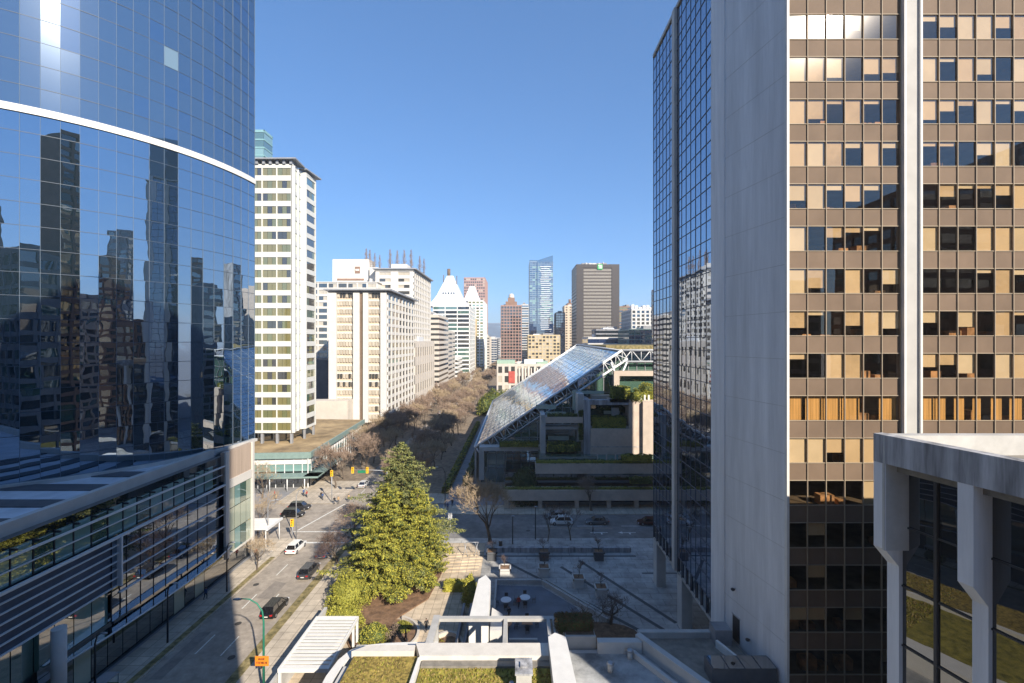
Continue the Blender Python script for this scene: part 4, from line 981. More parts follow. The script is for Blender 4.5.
# ---------------------------------------------------------------- conifers of the plaza garden
conifer('spruce_tree', 'tallest pointed conifer rising behind the yellow-green ones', (-19.3, 75.5, .13), 20.6, 7.6, spr, 4, whorls=62, per=12, pw=.70, size=.24, gaps=.15, crown0=.14)
conifer('cedar_tree', 'broad yellow-green conifer in the garden by the street', (-20.0, 69.2, .13), 15.6, 6.0, lea, 9, whorls=50, per=12, pw=.62, size=.24, droop=.16, gaps=.22, crown0=.08)
conifer('cedar_tree', 'lower yellow-green conifer spreading right of the tallest one', (-15.8, 71.4, .13), 14.2, 4.6, lea, 17, whorls=44, per=11, pw=.55, size=.24, droop=.18, gaps=.22, crown0=.1)
sh = [leafB, leafA, leafA]
shrub('round_shrub', 'large round olive shrub at the left foot of the conifers', (-24.0, 64.6, .13), (3.0, 3.4, 4.4), sh, 4200, 3, .17)
shrub('round_shrub', 'round olive shrub just behind the slatted white pergola', (-23.0, 59.6, .13), (2.9, 2.0, 2.6), sh, 3000, 4, .15)
shrub('round_shrub', 'small bright round shrub right of the pergola post', (-17.9, 56.8, .13), (2.1, 1.9, 1.9), [leafB, leafA, leafC], 2400, 5, .15)
shrub('low_shrub', 'small green shrub on the curved planting bed', (-14.9, 59.0, .13), (1.2, 1.1, 1.0), sh, 900, 6, .13)
shrub('topiary_shrub', 'upright bright green egg-shaped shrub at the end of the long white wall', (-6.9, 65.2, .13), (1.15, 1.3, 3.9), [leafB, leafB, leafA], 2600, 7, .14)
shrub('hedge', 'short clipped yellow-green hedge beside the plaza steps', (-9.3, 68.5, .13), (1.7, .7, 1.3), [leafB, leafA, leafB], 1500, 8, .13, cat='hedge', boxy=True)
shrub('low_shrub', 'reddish brown shrub in the open planting court', (-6.4, 48.2, .3), (2.2, 1.7, 3.4), [mat('leaf_russet', (.20, .12, .03), .8, .3, 1), leafA, hedge_brown], 2000, 10, .16)
shrub('low_shrub', 'yellow-green shrub at the left of the open planting court', (-9.0, 46.8, .3), (1.3, 1.2, 2.6), sh, 1300, 11, .15)
shrub('low_shrub', 'smaller green shrub at the right of the open planting court', (-3.6, 47.2, .3), (1.0, 1.0, 2.0), [leafA, leafC, leafC], 900, 12, .15)
shrub('low_shrub', 'dry brown shrub in the round bed left of the planting court', (-10.0, 55.0, .3), (1.2, 1.6, 1.0), [hedge_brown, leafA, hedge_brown], 900, 13, .13)
shrub('hedge', 'dark brown clipped hedge in the pale planter behind the terrace', (5.7, 46.6, 8.2), (1.75, .8, 1.1), [hedge_brown, hedge_brown, leafC], 2200, 14, .12, cat='hedge', boxy=True)
# ---------------------------------------------------------------- garden walls and low structures
b = MB(); 
for (cx_, cy_, rx, ry, a0_, a1_) in ((-17.2, 57.5, 4.4, 3.8, -1.7, 1.2), (-8.8, 54.5, 2.0, 3.3, .3, 3.4)):
    n = 22
    for i in range(n):
        t0, t1 = a0_+(a1_-a0_)*i/n, a0_+(a1_-a0_)*(i+1)/n
        b.prism([(cx_+rx*math.cos(t0), cy_+ry*math.sin(t0)), (cx_+(rx+.3)*math.cos(t0), cy_+(ry+.3)*math.sin(t0)), (cx_+(rx+.3)*math.cos(t1), cy_+(ry+.3)*math.sin(t1)), (cx_+rx*math.cos(t1), cy_+ry*math.sin(t1))], .13, .62)
    if cx_ == -17.2: o = b.build('bed_wall', cream); tag(o, 'curved cream kerb wall round the soil bed right of the pergola', 'wall'); b = MB()
    else: o = b.build('bed_wall', cream); tag(o, 'curved cream kerb wall round the small bed left of the planting court', 'wall')
wl = thing('wedge_wall', 'long thick white wall with smooth top pointing from the planting court to the plaza', 'wall', (-4.6, 58, .13))
b = MB(); b.prism([(-5.75, 53.2), (-3.45, 53.2), (-3.7, 61.8), (-4.5, 63.4), (-5.4, 62.2)], .13, 5.0); b.build('wall_body', white_paint, wl)
b = MB(); b.prism([(-3.3, 53.4), (-1.9, 53.4), (-1.9, 56.6), (-3.3, 58.0)], .13, 3.6); b.build('lower_block', concrete_pale, wl)
b = MB(); b.box(-7.6, -7.3, 53, 63, .13, 1.3); b.box(-6.6, -6.3, 53, 63, .13, 1.3); o = b.build('ramp_wall', roof_grey); tag(o, 'pair of low grey ramp walls left of the long white wall', 'wall')

rp = thing('roof_podium', 'near podium with sedum roofs and pale concrete edge beams, bottom centre', 'building', (-7, 40, 0))
b = MB(); b.prism([(-16.6, 20), (3.6, 20), (3.6, 42.3), (-16.2, 42.3)], 0, 7.3); b.build('wall', concrete_pale, rp)
b = MB(); b.prism([(-16.0, 20), (-9.7, 20), (-9.0, 43.0), (-15.5, 43.0)], 7.35, 7.75); b.build('left_roof', grass_mat, rp)
b = MB(); b.box(-8.9, 3.0, 20, 42.0, 7.35, 7.7); b.build('right_roof', mat('sedum_green', (.17, .165, .025), .95, .35, 1.4, c2=(.26, .22, .04), bump=.5, detail=10), rp)
b = MB(); b.box(-8.9, 3.0, 41.5, 42.25, 7.3, 7.9); b.build('gravel_strip', gravel, rp)
b = MB(); b.prism([(-9.15, 42.3), (3.5, 42.3), (3.5, 44.1), (-9.9, 44.1)], 6.6, 8.3); b.prism([(-15.8, 43.2), (-9.9, 43.2), (-9.9, 44.1), (-14.5, 44.1)], 6.6, 8.1); b.build('edge_beam', mat('edge_concrete', (.62, .58, .52), .8, .06, 1), rp)
b = MB(); b.prism([(-9.7, 20), (-9.0, 20), (-9.0, 42.29), (-9.3, 42.29)], 7.2, 8.15); b.build('divider', white_paint, rp)
b = MB(); path = [(-17.3, 20), (-17.4, 38)]+[G(x, y, 7.0) for x, y in ((326, 676), (338, 660), (350, 650), (365, 645), (385, 643), (408, 642), (438, 641.5))]
nrm_ = []
for i in range(len(path)):
    a_, c_ = Vector(path[max(0, i-1)]), Vector(path[min(len(path)-1, i+1)]); d_ = (c_-a_).normalized(); nrm_.append(Vector((d_.y, -d_.x)))
for i in range(len(path)-1):
    p_, q_ = Vector(path[i]), Vector(path[i+1]); b.prism([tuple(p_), tuple(p_+nrm_[i]*.85), tuple(q_+nrm_[i+1]*.85), tuple(q_)], 6.2, 7.0)
b.build('outer_beam', white_paint, rp)
b = MB(); b.prism([(3.1, 20), (5.6, 20), (4.6, 43.8), (3.6, 44.4), (2.9, 43.8)], 6.5, 9.1); b.build('side_parapet', white_paint, rp)
b = MB(); b.box(-9.0, -8.3, 44.15, 48.7, 7.85, 8.25); b.box(-8.3, 4.0, 48.1, 48.6, 7.87, 8.2); b.box(-1.5, -1.1, 44.15, 48.1, 7.85, 8.2); b.box(3.0, 3.35, 44.15, 48.1, 7.85, 8.22); b.box(3.6, 4.0, 44.4, 48.1, 7.8, 8.26); b.build('open_frame', concrete, rp)
b = MB()
for x, y in ((-8.65, 48.3), (-1.3, 48.3), (3.7, 48.3)): b.box(x-.2, x+.2, y-.2, y+.2, .13, 7.85)
b.build('frame_post', concrete, rp)
b = MB(); rnd = random.Random(31)
for _ in range(5200):
    x, y = rnd.uniform(-16.5, 2.9), rnd.uniform(36, 43)
    if -10.2 < x < -8.7 or (x > -9 and y > 41.4) or x < -15.4 or y > 42.8: continue
    h_ = rnd.uniform(.05, .2); a_ = rnd.uniform(0, 6.28); dx, dy = math.cos(a_)*.09, math.sin(a_)*.09
    b.face([(x-dx, y-dy, 7.7), (x+dx, y+dy, 7.7), (x+dx*.3+rnd.uniform(-.05, .05), y+dy*.3, 7.72+h_)], rnd.randrange(3))
o = b.build('roof_tufts', [grass_mat, leafA, mat('straw', (.34, .26, .10), .9, .2, 2)], rp); o['kind'] = 'stuff'
vb = thing('vent_box', 'square stained concrete vent box standing on the green roof', 'vent', (.4, 39.6, 7.7))
b = MB(); b.box(-.15, 1.15, 38.2, 40.0, 7.7, 9.5); b.build('box', concrete, vb); b = MB(); b.box(-.25, 1.25, 38.1, 40.1, 9.5, 9.65); b.box(.2, .8, 38.8, 39.4, 9.65, 9.8); b.build('lid', concrete_dark, vb)
b = MB(); b.cyl(-.55, 39.0, 7.7, 8.2, .13, 8); b.cyl(-.55, 39.0, 8.2, 8.3, .2, 8); o = b.build('vent_pipe', grey_metal); tag(o, 'small grey vent pipe beside the concrete vent box', 'vent')
# terrace building to the right
tr = thing('terrace_podium', 'shaded podium with stained concrete deck, pale parapets and gravel roof below the bronze tower', 'building', (12, 42, 0))
b = MB(); b.prism([(5.8, 20), (24, 20), (24, 45.2), (12.3, 45.2), (12, 44.4), (4.9, 44.4)], 0, 7.4); b.build('wall', concrete, tr)
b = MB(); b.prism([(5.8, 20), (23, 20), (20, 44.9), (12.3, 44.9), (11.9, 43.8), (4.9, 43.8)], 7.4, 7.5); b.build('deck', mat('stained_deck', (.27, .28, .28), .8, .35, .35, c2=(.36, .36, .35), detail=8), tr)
b = MB(); b.prism([(7.7, 43.7), (11.9, 43.7), (11.9, 44.4), (7.7, 44.4)], 6, 8.6); b.wall((11.5, 44.6), (16.6, 36.5), 6, 8.8, 0, .6); b.build('parapet', concrete_pale, tr)
b = MB(); b.wall((10.8, 43.4), (15.2, 36.5), 7.4, 8.0, 0, .35); b.build('inner_kerb', concrete_pale, tr)
b = MB(); b.prism([(12.4, 44.9), (17.4, 36.9), (22.2, 38.0), (20.9, 44.9)], 7.0, 8.2); b.build('gravel_roof', gravel, tr)
b = MB(); b.box(11.9, 20.9, 44.9, 45.4, 6, 8.8); b.build('rear_edge', concrete, tr)
b = MB(); b.box(19.0, 20.6, 43.8, 45.2, 8.2, 9.7); b.build('stair_box', roof_grey, tr)
b = MB(); b.wall((19.0, 43.6), (20.0, 41.0), 8.2, 8.9, .1, .15); b.build('kerb', white_paint, tr)
sk = thing('skylight', 'long dark ribbed skylight box at the foot of the blank wall', 'skylight', (19, 39.5, 8.2))
b = MB(); b.box(16.6, 22.2, 39.0, 40.6, 8.2, 9.5); b.build('frame', roof_dark, sk)
b = MB()
for k in range(4): b.box(16.72+k*1.37, 16.72+k*1.37+1.25, 38.9, 40.5, 9.5, 9.56)
b.build('pane', gl_dark, sk)
for lab, x, y in (('pale round roof vent out on the stained deck', 8.4, 41.4), ('grey round roof vent by the parapet corner', 10.6, 43.1)):
    t = thing('roof_vent', lab, 'vent', (x, y, 7.5)); b = MB(); b.cyl(x, y, 7.5, 8.2, .25, 10); b.build('stack', concrete_pale, t); b = MB(); b.cyl(x, y, 8.2, 8.35, .36, 10, r1=.2); b.build('cap', grey_metal, t)
dr = thing('service_door', 'dark service door in the blank concrete wall by the gravel roof', 'door', (21.4, 44.4, 8.2))
L_, P_ = edge((SX, 46.15), (CX, CY)); b = MB(); b.wall((SX, 46.15), (CX, CY), 8.2, 10.6, .04, 0, 0, 1.2, 2.2); b.build('leaf', dark_metal, dr); b = MB(); b.wall((SX, 46.15), (CX, CY), 10.6, 10.7, .08, 0, 0, 1.1, 2.3); b.build('frame', grey_metal, dr)
for lab, t_, z_ in (('small dark wall lamp on the blank concrete wall', 3.6, 9.6), ('second smaller dark wall fitting above the service door', 1.5, 13.2)):
    q = P_(t_, 0, z_); lw_ = thing('wall_lamp', lab, 'lamp', q); b = MB(); c = P_(t_, .25, z_); b.ball((c[0], c[1], c[2]), (.2, .2, .14), 8, 6); b.tube([q, c], .05, 5); b.build('fitting', dark_metal, lw_)
pb_ = thing('planter', 'long pale concrete planter holding the dark brown hedge', 'planter', (5.7, 46, 6.6))
b = MB(); b.box(4.7, 7.7, 45.0, 47.7, 6.6, 8.2); b.box(4.7, 7.7, 44.9, 45.15, 6.9, 8.4); b.build('box', concrete, pb_); b = MB(); b.box(4.8, 7.6, 45.2, 47.6, 8.2, 8.3); b.build('soil', soil, pb_)
# slatted pergola
pg = thing('pergola', 'white slatted pergola roof on posts beside the footpath, casting a long shadow', 'pergola', (-22.4, 52, .13))
b = MB()
for k in range(15): b.box(-24.9, -19.9, 47.7+k*.585, 47.7+k*.585+.40, 3.25, 3.32)
b.build('slats', white_paint, pg)
for q in ((-25.05, -24.85, 47.4, 56.5, 3.0, 3.4), (-19.95, -19.75, 47.4, 56.5, 3.0, 3.4), (-24.85, -19.95, 47.4, 47.6, 3.0, 3.42), (-24.85, -19.95, 56.3, 56.5, 3.0, 3.42)): b = MB(); b.box(*q); b.build('beam', white_paint, pg)
for x, y in ((-24.9, 47.6), (-19.9, 47.6), (-24.9, 56.3), (-19.9, 56.3), (-19.9, 55.0)):
    b = MB(); b.box(x-.12, x+.12, y-.12, y+.12, .13, 3.0); b.build('post', white_paint, pg)
b = MB(); b.box(-25.5, -25.15, 38, 60, .13, 2.5); o = b.build('plain_wall', concrete); tag(o, 'added wall under the left edge of the pergola, shading the footpath', 'wall')  # added wall, there to cast the dark band along the footpath
b = MB(); b.box(-19.4, -18.2, 40, 54.8, .13, 1.0); o = b.build('low_wall', concrete); tag(o, 'low grey wall running beside the pergola', 'wall')
b = MB(); b.box(-24, -20.4, 43.2, 46.9, .13, 1.5); b.box(-23.6, -22.4, 43.5, 45, 1.5, 2.2); o = b.build('plant_crate', brown); tag(o, 'rust brown equipment crate at the near end of the pergola', 'crate')

# ---------------------------------------------------------------- plaza furniture
def box_planter(loc, lab, dark=False, s=1.0, first=None):
    t = thing('tree_planter', lab, 'planter', loc, 0, 'box planters on the plaza')
    X, Y, Z = loc; b = MB(); w_ = .95*s
    b.prism([(X-w_*.8, Y-w_*.8), (X+w_*.8, Y-w_*.8), (X+w_*.8, Y+w_*.8), (X-w_*.8, Y+w_*.8)], Z, Z+1.25*s)
    b.wall((X-w_, Y-w_), (X+w_, Y-w_), Z+1.25*s, Z+1.5*s, 0, .2); b.wall((X+w_, Y-w_), (X+w_, Y+w_), Z+1.25*s, Z+1.5*s, 0, .2); b.wall((X+w_, Y+w_), (X-w_, Y+w_), Z+1.25*s, Z+1.5*s, 0, .2); b.wall((X-w_, Y+w_), (X-w_, Y-w_), Z+1.25*s, Z+1.5*s, 0, .2)
    b.build('box', roof_dark if dark else concrete_pale, t)
    b = MB(); b.box(X-w_*.78, X+w_*.78, Y-w_*.78, Y+w_*.78, Z+1.25*s, Z+1.38*s); b.build('soil', soil, t)
    return t
plz = [((505, 573), 'pale box planter nearest the tip of the sunlit wedge', 0), ((544, 572), 'pale box planter second from left in the plaza row', 0), ((578.5, 583), 'pale box planter third from left, beside a dark step-shadow strip', 0), ((601, 593), 'pale box planter right of the others, beside the gnarled tree', 0), ((544, 556), 'dark box planter on the plaza edge below the white car', 1), ((598.5, 556), 'dark box planter on the plaza edge below the grey car', 1), ((492, 556), 'dark wide box planter under the big bare tree', 1)]
mini = None
for i, ((x, y), lab, dk) in enumerate(plz):
    gx, gy = G(x, y+3, .13); box_planter((gx, gy, .13), lab, dk)
    if mini is None: mini = bare_proto('small_tree', 'thin bare sapling in the planter nearest the sunlit wedge', (gx, gy, 1.4), 3.4, .5, 50+i, twig_dark, depth=3, trunk=.05, kids=3, twigs=4, group='saplings in the box planters', tl=.6)
    else: dup(mini, (gx, gy, 1.4), i*1.3, 'thin bare sapling growing from the '+lab.replace('pale box planter', 'pale box').replace('dark box planter', 'dark box').replace('dark wide box planter', 'dark wide box'), s=1.0+.12*(i % 3))
# low walls at the plaza edge
b = MB(); b.box(-4, 20, 80.6, 81.2, .13, .95); o = b.build('edge_wall', concrete_dark); tag(o, 'long low dark wall along the plaza edge by the parked cars', 'wall')
b = MB(); b.box(-3.4, 3.6, 70.0, 70.35, .13, .8); b.wall((3.6, 70.0), (11.8, 60.2), .13, .8, 0, .35); b.wall((4.3, 70.6), (12.4, 60.8), .13, .6, 0, .3); o = b.build('patio_wall', concrete); tag(o, 'low angled grey wall round the shaded patio', 'wall')
b = MB(); b.wall((-3.5, 70.0), (-3.4, 62.5), .13, .9, 0, .3); o = b.build('patio_side_wall', concrete); tag(o, 'short low wall on the left of the patio behind the tables', 'wall')
b = MB()
for k in range(14): b.box(-3.2+k*.5, -3.17+k*.5, 69.6, 69.63, .13, 1.2)
b.box(-3.2, 3.4, 69.59, 69.64, 1.2, 1.24); o = b.build('railing', grey_metal); tag(o, 'thin metal railing along the far side of the patio', 'railing')
b = MB(); b.box(-1.1, 2.4, 56.2, 56.5, .14, .7); o = b.build('bench', concrete_pale); tag(o, 'long narrow pale bench in front of the patio tables', 'bench')
# tables with chairs
def table(loc, lab, topm, rnd_=True):
    X, Y, Z = loc; t = thing('patio_table', lab, 'table', loc, 0, 'patio tables')
    b = MB()
    if rnd_: b.cyl(X, Y, Z+.7, Z+.75, .75, 18)
    else: b.box(X-.7, X+.7, Y-.7, Y+.7, Z+.7, Z+.75)
    b.build('tabletop', topm, t); b = MB(); b.cyl(X, Y, Z, Z+.7, .06, 8); b.cyl(X, Y, Z, Z+.05, .35, 12); b.build('pedestal', dark_metal, t)
    return t
wood = mat('table_wood', (.36, .18, .09), .6, .12, 2)
tabs = [((-1.7, 64.6, .14), 'round pale patio table at the back left', white_metal, True), ((1.0, 65.2, .14), 'small white round patio table at the back right', white_metal, True), ((-1.5, 59.2, .14), 'round wooden patio table at the front left', wood, True), ((1.2, 59.6, .14), 'square wooden patio table at the front right', wood, False)]
ch = thing('patio_chair', 'dark metal chair left of the pale patio table', 'chair', (-3.1, 64.6, .14), R(-90), 'patio chairs')
b = MB(); b.box(-.24, .24, -.24, .24, .42, .46); b.build('seat', dark_metal, ch, loc=(0, 0, 0)); b = MB(); b.box(-.24, .24, -.25, -.21, .46, .9); b.build('backrest', dark_metal, ch, loc=(0, 0, 0))
for sx_, sy_ in ((-.2, -.2), (.2, -.2), (-.2, .2), (.2, .2)):
    b = MB(); b.cyl(sx_, sy_, 0, .42, .02, 6); b.build('leg', dark_metal, ch, loc=(0, 0, 0))
nm_ = ['back left', 'back right', 'front left', 'front right']; sd_ = ['left', 'right', 'near', 'far']
for i, (loc, lab, m_, r_) in enumerate(tabs):
    table(loc, lab, m_, r_)
    for k, (dx, dy, rz) in enumerate(((-1.25, 0, -90), (1.25, 0, 90), (0, -1.25, 0), (0, 1.25, 180))):
        if i == 0 and k == 0: ch.location = (loc[0]+dx, loc[1], .14); continue
        dup(ch, (loc[0]+dx, loc[1]+dy, .14), R(rz), 'dark metal chair on the %s side of the %s patio table' % (sd_[k], nm_[i]))
t = thing('flower_pot', 'round planter pot with a pale plant standing alone on the patio', 'planter', (5.3, 57.4, .14)); b = MB(); b.cyl(5.3, 57.4, .14, .9, .5, 14, r1=.7); b.build('pot', mat('clay', (.35, .25, .13), .8, .1, 2), t)
b = MB(); rnd = random.Random(2); leaf_quads(b, (5.3, 57.4, 1.2), 260, .32, .14, rnd, 2); b.build('plant', [leafA, hedge_brown], t)

# ---------------------------------------------------------------- bare trees
bare_proto('bare_tree', 'big spreading bare tree by the cross street, twigs catching sun on its left', (-5.2, 85.0, .13), 14.6, .50, 61, twig_pale, depth=6, trunk=.36, kids=3, twigs=7, up=.2, tl=1.1, tw=.02)
bare_proto('bare_tree', 'gnarled low bare tree in the planting bed below the box planters', (12.2, 60.0, .3), 6.4, .95, 62, twig_dark, depth=5, trunk=.26, kids=3, twigs=3, up=-.02, gnarl=.3, tl=.6)
bare_proto('bare_tree', 'crooked second bare tree in the shaded planting bed', (8.9, 58.3, .3), 5.6, .9, 63, twig_dark, depth=4, trunk=.2, kids=3, twigs=4, up=0, gnarl=.3, lean=-.3, tl=.6)
bare_proto('bare_tree', 'forked pale-barked bare tree in front of the courthouse columns', (16.2, 100.6, .13), 9.0, .62, 64, twig_brown, depth=5, trunk=.26, kids=3, twigs=4, up=.15)
bare_proto('bare_tree', 'thin bare tree at the kerb in front of the white car', (9.9, 85.6, .13), 9.4, .32, 65, twig_dark, depth=4, trunk=.13, kids=3, twigs=5, up=.3)
bare_proto('bare_tree', 'slim bare tree just left of the white car', (5.6, 85.2, .13), 9.0, .3, 66, twig_dark, depth=4, trunk=.11, kids=3, twigs=5, up=.3)
bare_proto('bare_tree', 'brown bushy bare tree leaning over the road left of the conifers', (-29.8, 81.5, .15), 11, .62, 67, twig_brown, depth=6, trunk=.22, kids=3, twigs=3, up=.12, tl=.8)
bare_proto('bare_tree', 'dark bushy bare tree over the parked cars at the verge', (-30.6, 77.0, .15), 6.6, .66, 68, twig_dark, depth=6, trunk=.2, kids=3, twigs=3, up=.08, tl=.8)
bare_proto('bare_tree', 'small brown bare tree in the soil bed right of the pergola', (-15.2, 56.2, .3), 3.4, .8, 69, twig_brown, depth=4, trunk=.08, kids=3, twigs=4, up=.05, tl=.5)
bare_proto('bare_tree', 'yellowish bare street tree in front of the podium end', (-42.6, 74.3, .13), 7.5, .6, 70, twig_pale, depth=5, trunk=.13, kids=3, twigs=4, up=.2, tl=.8)
bare_proto('bare_tree', 'yellowish bare tree by the slatted entrance canopy', (-50.3, 88.0, .13), 10, .62, 71, twig_pale, depth=5, trunk=.17, kids=3, twigs=5, up=.2)
bare_proto('bare_tree', 'yellowish bare tree on the far corner before the turquoise pavilion', (-61, 108.5, .13), 11, .62, 72, twig_pale, depth=5, trunk=.2, kids=3, twigs=5, up=.2)
bare_proto('bare_tree', 'yellowish bare tree left of the turquoise pavilion windows', (-70, 107.5, .13), 10, .62, 73, twig_pale, depth=5, trunk=.2, kids=3, twigs=5, up=.2)
av = bare_proto('avenue_tree', 'bare brown street tree in the dense avenue rows', (-46.5, 116, .13), 14.5, .47, 80, twig_brown, depth=5, trunk=.24, kids=3, twigs=6, up=.27, tw=.03, tl=1.4, group='bare trees in the avenue rows')
av2 = bare_proto('avenue_tree', 'bare tan street tree in the dense avenue rows', (-29, 118, .13), 13.5, .52, 81, twig_pale, depth=5, trunk=.22, kids=3, twigs=6, up=.25, tw=.03, tl=1.4, group='bare trees in the avenue rows')
rnd = random.Random(12); nav = 0
for (x0, st_, y0, pr, sc_) in ((-47.6, 8.0, 123, .7, 1.0), (-44.0, 12, 129, .5, .95), (-30.4, 9.0, 112, .45, 1.05), (-24.6, 9.4, 117, .5, 1.0), (-52.8, 20, 236, .3, .9)):
    y = y0
    while y < 700:
        src = av if rnd.random() < pr else av2
        dup(src, (x0+rnd.uniform(-1, 1), y+rnd.uniform(-1.5, 1.5), .13), rnd.uniform(0, 6.28), s=sc_*rnd.uniform(.8, 1.08)*(1 if y < 420 else .85)); nav += 1
        y += st_*(1+max(0, y-220)/220)
# rooftop poplars
pop = thing('poplar_tree', 'slender bare poplar on the hotel roof, leftmost of the row', 'tree', (-78, 240, 74.8), 0, 'bare poplars on the hotel roof')
b = MB(); b.tube([(0, 0, 0), (0, 0, 5), (.1, 0, 12)], [.16, .1, .03], 5); b.build('trunk', bark, pop, loc=(0, 0, 0))
b = MB(); rnd = random.Random(5)
for k in range(420):
    z = rnd.uniform(1.2, 11.4); th = rnd.uniform(0, 6.28); L_ = rnd.uniform(.6, 1.5)*(1.25-abs(z-5.5)/9); r0 = rnd.uniform(0, 1.5)*(1-abs(z-5)/9)
    a = Vector((r0*math.cos(th), r0*math.sin(th), z)); c = a+Vector((math.cos(th)*.35, math.sin(th)*.35, .9))*L_; s1 = Vector((-math.sin(th), math.cos(th), 0))*.06
    b.face([a-s1, a+s1, c])
b.build('crown', twig_brown, pop, loc=(0, 0, 0))
for k, x in enumerate((373.5, 377, 380.5, 389.5, 395.5, 401.5, 407.5, 415.5, 419)):
    X = (x-518)/455*246; dup(pop, (X, 240+k*2.4, 74.8), k, ['second slender poplar in the tight left clump', 'third slender poplar in the tight left clump', 'rightmost poplar of the tight left clump', 'bare poplar standing just right of the penthouse gap', 'second of the spaced bare rooftop poplars', 'middle of the spaced bare rooftop poplars', 'fuller rooftop poplar, fourth of the spaced row', 'rooftop poplar left in the pair over the roof corner', 'rooftop poplar right in the pair over the roof corner'][k], s=[.95, .85, .8, 1.1, 1.1, 1.15, 1.2, .95, .85][k])
pop.location = ((370-518)/455*246, 240, 74.8)
# evergreens and hedges of the avenue and courthouse
for i, (x, y, h, r) in enumerate(((-17, 232, 10, 4.5), (-13, 240, 12, 5), (-9, 250, 11, 5), (-5, 262, 10, 5), (-16, 258, 9, 4.5))):
    shrub('evergreen_tree', ['dark rounded evergreen at the far corner of the glass roof', 'second rounded evergreen behind the glass roof edge', 'olive rounded evergreen behind the glass roof edge', 'rightmost rounded evergreen behind the glass roof edge', 'small rounded evergreen beside the avenue trees'][i], (x, y, .13), (r, r, h), [leafC, leafA, leafC], 1500, 20+i, .55, cat='tree')
def hedge_line(name, lab, x0, x1, y0, y1, z0, z1, mats, dens=9, size=.22, seed=0):
    rnd = random.Random(seed+7); mb = MB(); A_ = (x1-x0)*(y1-y0)+((x1-x0)+(y1-y0))*2*(z1-z0); n = int(min(9000, A_*dens))
    for _ in range(n):
        k = rnd.random(); x, y, z = rnd.uniform(x0, x1), rnd.uniform(y0, y1), rnd.uniform(z0, z1)
        if k < .5: z = z1+rnd.gauss(0, .1)+.15*math.sin(x*2.1+y)
        elif k < .8: y = y0+rnd.gauss(0, .08)
        else: x = rnd.choice([x0, x1])
        leaf_quads(mb, (x, y, z), 1, .05, size, rnd, len(mats))
    mb.box(x0+.1, x1-.1, y0+.1, y1-.1, z0, z1-.1, len(mats)-1)
    o = mb.build(name, mats, loc=((x0+x1)/2, y0, z0)); return tag(o, lab, 'hedge')
hedge_line('hedge', 'long clipped hedge strip with bright edge beside the avenue', -18.6, -17.2, 112, 205, .13, 1.6, [leafA, leafB, leafC], 7, .3)
hedge_line('hedge', 'dark long hedge strip beside the glass roof', -14.2, -12.6, 118, 208, .13, 1.8, [leafC, leafA, leafC], 6, .3)
hedge_line('hedge', 'dark hedge on the upper long terrace band', 4.3, 36, 105.2, 106.4, 9.2, 9.9, [leafC, leafC, leafA], 14, .2)
hedge_line('hedge', 'dark hedge on the lower long terrace band', -3.3, 36, 101.9, 102.9, 4.25, 4.8, [leafC, hedge_brown, leafA], 14, .2)
hedge_line('hedge', 'trailing greenery in the middle terrace bay of the courthouse', 7.2, 15.4, 112.2, 113.2, 10.4, 12.6, [leafC, leafA, leafC], 22, .22)
hedge_line('hedge', 'greenery filling the framed terrace bay left of the blank block', 18.2, 26.6, 111.8, 113.0, 15.8, 19.0, [leafC, leafC, leafA], 22, .22)
hedge_line('hedge', 'sunny bright hedge on the terrace beside the bronze tower', 27.5, 36, 112.5, 114.5, 22.8, 24.6, [leafB, leafA, leafA], 22, .22)
hedge_line('hedge', 'dark clipped greenery hanging under the truss corner', 23.5, 28, 113, 117, 22.8, 26.0, [leafC, leafC, leafA], 16, .25)
shrub('round_shrub', 'round dark shrub on the terrace left of the sunny hedge', (29.2, 111.9, 22.8), (1.6, 1.6, 3.2), [leafC, leafC, leafA], 900, 41, .22)
shrub('round_shrub', 'yellow-green bush high on the terrace touching the bronze tower', (32.4, 115.5, 24.0), (2.2, 1.8, 3.2), [leafB, leafA, leafC], 1200, 42, .22)
shrub('round_shrub', 'large dark evergreen shrub left of the low terrace bands', (1.6, 105, .13), (3.4, 2.4, 8.6), [leafC, leafC, spruceC], 2600, 43, .3)

def hb(lab, x0, x1, yt, yb, Y, d, mats, seed):
    hedge_line('hedge', lab, (x0-518)/455*Y, (x1-518)/455*Y, Y, Y+d, H+(341.5-yb)/455*Y, H+(341.5-yt)/455*Y, mats, 26, .2, seed)
hb('narrow planter greenery on top of the left terrace beam', 548, 577, 414, 417, 112.3, 1.0, [leafA, leafC, leafC], 51)
hb('bright planter greenery on the second left terrace slab', 548, 574, 446, 452, 110.8, 1.0, [leafB, leafA, leafC], 52)
hb('hanging ivy down the face of the middle frame column', 579, 583, 412, 440, 112.2, .7, [leafC, leafA, leafC], 53)
hb('short dark hedge under the glass gable by the truss foot', 500, 538, 442, 447, 115.2, 1.2, [leafC, leafC, leafA], 54)
hb('trailing greenery at the right end of the upper terrace band', 622, 652, 455, 461, 104.6, .8, [leafA, leafC, leafB], 55)
hb('trailing greenery at the right end of the lower terrace band', 630, 652, 478, 484, 102.0, .8, [leafA, leafC, leafC], 56)
hb('greenery along the back wall of the big framed terrace', 600, 626, 408, 413, 115.5, .8, [leafA, leafC, leafC], 57)
for x_ in (597, 606, 615, 624, 633, 642, 651): fb('window_post', concrete, [(x_, x_+1.2, 454.5, 463, 108.6, .3)])
fb('terrace_glass', gl_aqua, [(598, 618, 455, 462, 108.9, .1)]); fb('terrace_glass', gl_green, [(625, 641, 455, 462, 108.9, .1)])
fb('block_joint', concrete_dark, [(591, 643, 446.5, 447.2, 110.97, .04)])
